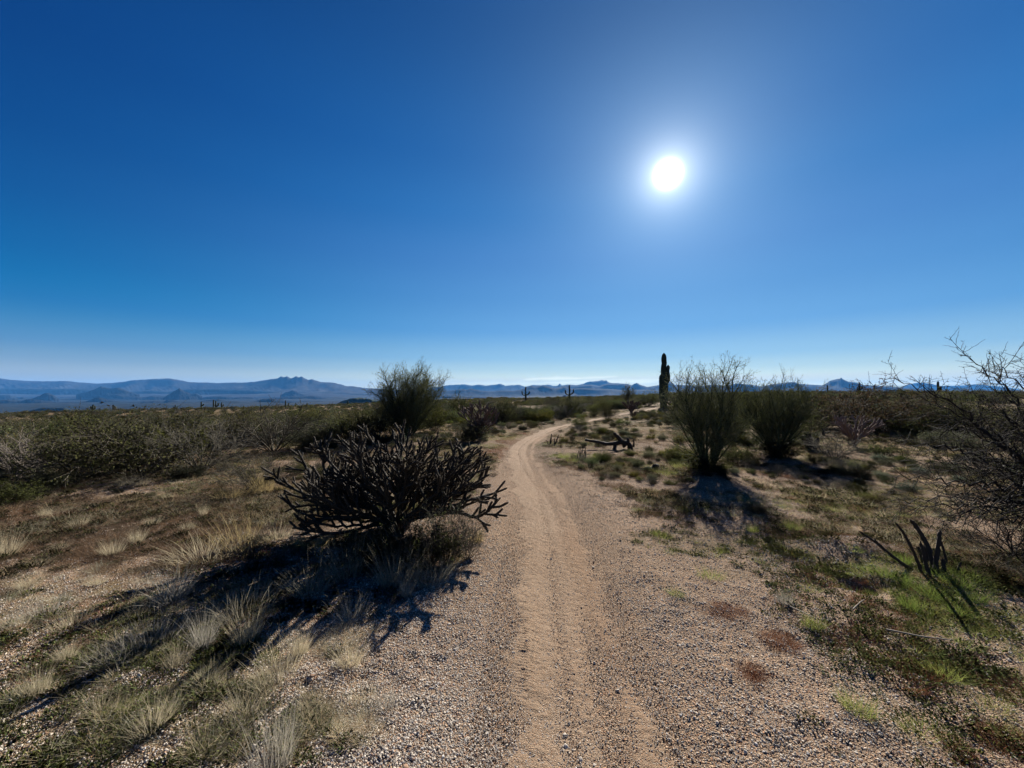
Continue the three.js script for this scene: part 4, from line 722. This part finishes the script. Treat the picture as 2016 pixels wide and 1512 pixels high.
// ---------------------------------------------------------------- grass
function tuftGeo(seed, blades, h, spread, lean, wid) {
  const R = rng(seed), mb = new MB();
  for (let i = 0; i < blades; i++) {
    const az = R() * 6.283 + .9 * Math.sin(seed + i * .02), q = Math.sqrt(R()), l = lean * (.15 + q) * (.2 + 1.1 * R()), d = nrm([Math.cos(az) * l + .5 * (R() - .5), 1, Math.sin(az) * l + .5 * (R() - .5)]), a2 = R() * 6.283;
    mb.blade([Math.cos(az) * spread * q * (1 + .7 * R()), -.01, Math.sin(az) * spread * q], d, nrm([Math.cos(a2), 0, Math.sin(a2)]), h * (.25 + .85 * R()), wid * (.5 + 1.0 * R()), .2 + 1.9 * R() * R(), 4);
  }
  return mb.geometry();
}
function tuftParts(seed, h, spread, lean) {
  return { blades: tuftGeo(seed, 270, h, spread, lean, .0025), stalks: tuftGeo(seed + 1, 26, h * 1.3, spread * .7, lean * .6, .0017) };
}
const TG = [tuftParts(501, .34, .09, .55), tuftParts(503, .30, .12, .8), tuftParts(505, .40, .07, .4), tuftParts(507, .24, .13, 1.0), tuftParts(509, .32, .15, .65), tuftParts(511, .30, .08, .9), tuftParts(513, .36, .10, .5)];
let tuftN = 0;
function tuft(px, py, w, h, mat, label, group) {   // w, h as sizes in metres
  const p = spot(px, py), g = TG[tuftN++ % TG.length], t = thing('grass_tuft', label, 'grass', p, group);
  part('blades', g.blades, mat, t); part('stalks', g.stalks, mat, t); t.rotation.y = tuftN * 1.7; t.scale.set(w / .42, h / .34, w / .42); return t;
}
const T = [
  [485, 1262, .30, .26, 'straw', 'upright dry grass tuft standing alone in the sun at the edge of the cholla shadow'],
  [692, 1222, .24, .22, 'greyStraw', 'dry grass tuft at the lower edge of the cholla shadow, nearest the big cholla'],
  [340, 1178, .55, .24, 'greyStraw', 'wide pale grass clump left of the cholla shadow'],
  [410, 1095, .70, .36, 'straw', 'big pale grass clump, left half of the sunlit mass beside the cholla'],
  [480, 1075, .60, .38, 'gold', 'tall golden grass clump in the sunlit mass beside the cholla'],
  [545, 1060, .55, .32, 'straw', 'straw grass clump at the right of the sunlit mass, closest to the cholla arms'],
  [270, 948, .55, .22, 'straw', 'white dry grass clump in front of the dark left thicket'],
  [250, 950, .45, .18, 'straw', 'small white grass clump touching the left end of the one before the thicket'],
  [455, 975, .60, .30, 'gold', 'golden grass clump below the leafless brown bush'],
  [520, 965, .60, .34, 'gold', 'golden grass clump right of the leafless brown bush'],
  [560, 960, .45, .28, 'gold', 'golden grass clump nearest the cholla, behind its left arms'],
  [550, 1330, .28, .20, 'straw', 'loose dry tuft below the cholla shadow near the lower left'],
  [690, 1310, .26, .20, 'straw', 'pale spreading tuft on the gravel between the shadow and the trail'],
  [540, 1500, .30, .26, 'greyStraw', 'thin drooping grey green tuft at the bottom edge left of the trail'],
  [220, 1090, .26, .18, 'straw', 'small lone straw tuft on the brown slope left of the big clump'],
  [155, 1030, .26, .18, 'straw', 'small lone straw tuft higher on the brown slope'],
  [10, 1090, .35, .25, 'straw', 'pale tuft cut by the left edge of the picture'],
  [230, 1300, .35, .18, 'greyStraw', 'flattened grey tuft at the left tip of the cholla shadow'],
  [300, 1265, .30, .2, 'greyStraw', 'bent grey tuft inside the left part of the cholla shadow'],
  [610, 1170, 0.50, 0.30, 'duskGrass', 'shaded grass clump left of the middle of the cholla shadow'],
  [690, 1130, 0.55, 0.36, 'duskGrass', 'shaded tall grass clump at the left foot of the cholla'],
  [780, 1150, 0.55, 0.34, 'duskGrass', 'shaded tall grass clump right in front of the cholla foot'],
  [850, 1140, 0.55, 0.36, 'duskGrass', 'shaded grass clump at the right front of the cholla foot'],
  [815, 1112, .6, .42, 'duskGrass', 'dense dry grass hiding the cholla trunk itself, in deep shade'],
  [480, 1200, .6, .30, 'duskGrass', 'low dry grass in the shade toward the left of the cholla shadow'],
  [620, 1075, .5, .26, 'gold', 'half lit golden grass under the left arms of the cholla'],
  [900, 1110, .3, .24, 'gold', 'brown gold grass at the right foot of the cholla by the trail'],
  [938, 1075, .22, .16, 'gold', 'small brown tuft under the drooping cholla arm at the trail edge'],
  [800, 1175, .16, .18, 'greyStraw', 'thin little tuft at the front edge of the cholla shadow by the gravel'],
  [1545, 1190, .14, .15, 'greyStraw', 'tiny dry tuft on the right gravel left of the burrow'],
  [400, 1275, .3, .2, 'greyStraw', 'wiry tuft between the shadow and the upright lone tuft'],
  [90, 1210, .35, .2, 'greyStraw', 'low grey tuft in green weeds on the left'],
  [760, 1395, .14, .12, 'greyStraw', 'small wispy tuft at the left margin of the trail gravel'],
  [300, 1440, .22, .2, 'straw', 'wispy yellow tuft low in the left corner weeds'],
];
for (const [px, py, w, h, m, label] of T) tuft(px, py, w, h, M[m], label);
for (const [px, py] of [[90, 1010], [300, 1030], [330, 975], [400, 1010], [120, 1075], [60, 1150], [190, 1150], [270, 1065], [370, 1040], [30, 1230], [130, 1300], [410, 1350], [480, 1390], [200, 1400], [350, 1310], [70, 1370], [620, 1400], [590, 1290], [270, 1210], [150, 1230]]) tuft(px, py, .16 + .08 * hash2(px, py), .10 + .06 * hash2(py, px), M.straw, 'small short straw tuft dotted among the weeds on the left side', 'small short straw tufts dotted among the weeds on the left');
for (const [px, py] of [[1640, 1010], [1560, 1045], [1710, 985], [1780, 1020], [1480, 1050], [1350, 1010], [1400, 1140], [1330, 1180], [1600, 1235], [1690, 1400], [1820, 1440], [1860, 1330], [1255, 1010], [1300, 1060]]) tuft(px, py, .20 + .1 * hash2(px, py), .07 + .05 * hash2(py, px), M.limeHerb, 'small low green tuft on the gravel right of the trail', 'small low green tufts on the gravel right of the trail');
const greenT = [[1770, 1150], [1800, 1165], [1830, 1180], [1860, 1190], [1790, 1200], [1820, 1215], [1745, 1140], [1890, 1215], [1885, 1165], [1920, 1190], [1850, 1150], [1780, 1125], [1725, 1135], [1905, 1150]];
for (const [px, py] of greenT) tuft(px, py, .26, .11, M.greenGrass, 'bright green grass clump round the dead cholla stubs', 'bright green grass clumps round the dead cholla stubs');
for (const [px, py] of [[1370, 930], [1340, 925], [1415, 934], [1310, 935], [1110, 905], [1125, 912], [1160, 910], [1180, 905]]) tuft(px, py, .5, .16, M.limeHerb, 'low yellow green weed clump in the sun right of the trail', 'low yellow green weed clumps right of the trail');

// ---------------------------------------------------------------- low cover in masses
{
  const herb = (seed, n, h, sp, ll, lw) => { const R = rng(seed), mb = new MB(); for (let i = 0; i < n; i++) { const az = R() * 6.283, q = Math.sqrt(R()), d = nrm([Math.cos(az) * (.3 + q), .35 + .8 * R(), Math.sin(az) * (.3 + q)]); mb.leaf([Math.cos(az) * sp * q, h * R() * .7, Math.sin(az) * sp * q], d, sideOf(d, R), ll * (.6 + .8 * R()), lw * (.6 + .8 * R()), .1 * ll); } return mb.geometry(); };
  const wiry = (seed, n, h, sp) => { const R = rng(seed), mb = new MB(); for (let i = 0; i < n; i++) { const az = R() * 6.283, q = Math.sqrt(R()), d = nrm([Math.cos(az) * (.2 + q) + .3 * (R() - .5), .5 + .6 * R(), Math.sin(az) * (.2 + q) + .3 * (R() - .5)]), a = R() * 6.28; mb.blade([Math.cos(az) * sp * q, -.005, Math.sin(az) * sp * q], d, nrm([Math.cos(a), 0, Math.sin(a)]), h * (.4 + .8 * R()), .0028, .6 * R(), 2); } return mb.geometry(); };
  const G = { dark: herb(607, 60, .055, .06, .034, .010), green: herb(601, 40, .022, .065, .020, .010), lime: wiry(602, 34, .055, .07), rust: wiry(603, 60, .06, .08), brown: wiry(604, 46, .065, .075), straw: wiry(605, 26, .14, .07) };
  const R = rng(606), L = { dark: [], green: [], lime: [], rust: [], brown: [], straw: [] };
  const sample = (tries, key, zone, lo, sMin, sMax, rMax, thinned = 0) => {
    for (let k = 0; k < tries; k++) {
      const r = 1.2 * Math.pow(rMax / 1.2, Math.pow(R(), .85)), az = lerp(-1.05, 1.05, R()), x = r * Math.sin(az), z = -r * Math.cos(az), w = zone(x, z); if (w < .08 || R() < thinned) continue;
      if (w + ragged(x, z) * .7 + .12 * (R() - .5) < lo || trailDist(x, z) < lerp(.68, .46, sstep(4, 9, r)) + .25 * R()) continue;
      const s = lerp(sMin, sMax, R() * R()) * (1 + r * .02); L[key].push([x, H(x, z), z, R() * 6.28, s, s * (.7 + .5 * R()), 0, 0]);
    }
  };
  sample(140000, 'green', zoneGreen, .84, .3, 1.0, 16, .5); sample(120000, 'lime', zoneLime, .52, .4, 1.1, 20, .55); sample(60000, 'rust', zoneRust, .62, .4, 1.0, 30); sample(150000, 'brown', zoneBrown, .52, .4, 1.5, 28); sample(120000, 'straw', zoneStraw, .50, .3, .72, 34, .55);
  // thin scatter everywhere off the trail
  const scatter = (tries, key, r0, r1, lim, sMin, sMax, amt = .25) => { for (let k = 0; k < tries; k++) { const r = r0 * Math.pow(r1 / r0, R()), az = lerp(-1.05, 1.05, R()), x = r * Math.sin(az), z = -r * Math.cos(az); if (trailDist(x, z) < lerp(1.0 + .9 * R(), .45 + .35 * R(), sstep(4, 9, r)) || fbm(x * .9 + 31, z * .9, 3) + .45 * fbm(x * 4 + 7, z * 4, 2) + amt * (R() - .5) < lim) continue; const s = lerp(sMin, sMax, R() * R()) * (1 + Math.min(20, r) * .055); L[key].push([x, H(x, z), z, R() * 6.28, s, s * (.6 + .5 * R()), 0, 0]); } };
  scatter(70000, 'brown', 5, 45, .02, .35, 1.2, .5); scatter(55000, 'green', 2.2, 40, .12, .3, 1.1, .5); scatter(30000, 'straw', 5.5, 60, .06, .35, .9, .5); scatter(26000, 'lime', 5, 40, .16, .4, 1.1, .4); scatter(16000, 'rust', 3, 30, .16, .4, 1.0); scatter(20000, 'dark', 5, 40, .16, .35, 1.0, .8); sample(20000, 'dark', zoneBrown, .68, .35, 1.1, 30);
  const tint = (i) => { const k = .65 + .6 * hash2(i, 3), w = hash2(i, 9) * .3 - .15; return C(k * (1 + w), k, k * (1 - w)); };
  instanced('green_herbs', G.green, M.herb, L.green, 'low dark green leafy weeds carpeting patches of the gravel', 'weeds', null, tint);
  instanced('dark_weeds', G.dark, M.darkHerb, L.dark, 'small dark dry weeds dotted over the gravel, each with its own shadow', 'weeds', null, tint);
  instanced('green_grass', G.lime, M.limeHerb, L.lime, 'short bright yellow green grass in patches by the shrubs and trail', 'grass', null, tint);
  instanced('rust_weeds', G.rust, M.rustHerb, L.rust, 'low rust red dried weeds in mats beside the trail and on the left slope', 'weeds', null, tint);
  instanced('brown_weeds', G.brown, M.brownHerb, L.brown, 'low brown dried weeds scattered over the gravel', 'weeds', null, tint);
  instanced('dry_grass', G.straw, M.straw, L.straw, 'short straw coloured dry grass over the open ground', 'grass', null, tint);
  console.log('covers', Object.entries(L).map(([k, v]) => k + ' ' + v.length).join(', '));
}

{ // dry twig litter
  const R = rng(801), mb = new MB(); mb.tube([[-.5, 0, 0], [-.1, .05, .04], [.2, .02, -.03], [.5, .06, .02]], [.035, .02], 4); mb.tube([[.05, .02, 0], [.2, .08, .18]], [.02, .008], 3);
  const l = []; for (let k = 0; k < 2600; k++) { const r = 1.4 * Math.pow(16 / 1.4, R()), az = lerp(-1.02, 1.02, R()), x = r * Math.sin(az), z = -r * Math.cos(az); if (trailDist(x, z) < .6 || fbm(x * .8 + 3, z * .8 + 9, 3) < -.05 + .3 * (R() - .5)) continue; const q = lerp(.025, .13, R() * R() * R()); l.push([x, H(x, z) + .004, z, R() * 6.28, q, q * .6, (R() - .5) * .3, (R() - .5) * .3]); }
  instanced('twig_litter', mb.geometry(), M.twig, l, 'short dry twigs littered over the gravel', 'twigs', null, (i) => { const k = .6 + 2.2 * hash2(i, 4); return C(k, k * .95, k * .88); });
}
// ---------------------------------------------------------------- gravel stones on the ground
{
  const stone = (seed) => { const g = new THREE.IcosahedronGeometry(1, 1), p = g.attributes.position, R = rng(seed), d = []; for (let k = 0; k < 7; k++) d.push([rdir(R), .55 + .35 * R()]);
    for (let i = 0; i < p.count; i++) { let v = [p.getX(i), p.getY(i), p.getZ(i)]; for (const [n, o] of d) { const q = v[0] * n[0] + v[1] * n[1] + v[2] * n[2]; if (q > o) v = add(v, n, o - q); } p.setXYZ(i, v[0], v[1] * .75, v[2] * .85); } g.computeVertexNormals(); return g; };
  const R = rng(701), sets = [[], [], []];
  for (let k = 0; k < 640000; k++) {
    const r = 1.15 * Math.pow(13 / 1.15, R()), az = lerp(-1.0, 1.0, R()), x = r * Math.sin(az), z = -r * Math.cos(az), td = trailDist(x, z);
    const keep = lerp(.5, 1, sstep(.12, .58, td + .40 * fbm(x * 2.3, z * 2.3, 3))) * clamp(.85 + .9 * fbm(x * 1.1 + 40, z * 1.1, 3), .35, 1); if (R() > keep) continue;
    const q = R(), s = lerp(.0017, .0062, q * q * q) * lerp(.62, 1, sstep(.1, .8, td)) * (1 + r * .05);
    sets[k % 3].push([x, H(x, z) + (td < .5 ? .004 : 0) + s * .15, z, R() * 6.28, s * (.8 + .5 * R()), s * (.7 + .5 * R()), R() * .8, R() * .8]);
  }
  for (let k = 0; k < 380; k++) { const r = 1.5 * Math.pow(14 / 1.5, R()), az = lerp(-1.0, 1.0, R()), x = r * Math.sin(az), z = -r * Math.cos(az), s = lerp(.008, .017, R() * R()); sets[0].push([x, H(x, z) + s * .3, z, R() * 6.28, s, s * .8, R(), R()]); }
  const mat = new THREE.MeshPhysicalMaterial({ color: C(1, 1, 1), roughness: .9, specularIntensity: .25, side: THREE.DoubleSide }), root = new THREE.Group(); root.name = 'gravel'; scene.add(root); tag(root, 'small tan and grey gravel stones strewn over the desert ground', 'gravel', null, 'stuff');
  sets.forEach((l, j) => instanced('stones', stone(710 + j), mat, l, '', '', root, (i) => { const t = hash2(i, j * 31 + 1), k = .52 + .5 * hash2(i, j + 50); return t < .08 ? C(.46 * k, .44 * k, .42 * k) : t < .20 ? C(.42 * k, .27 * k, .18 * k) : t < .27 ? C(.20 * k, .17 * k, .14 * k) : C(.52 * k, .452 * k, .37 * k); }));
}

scene.updateMatrixWorld(true);
renderer.render(scene, camera);
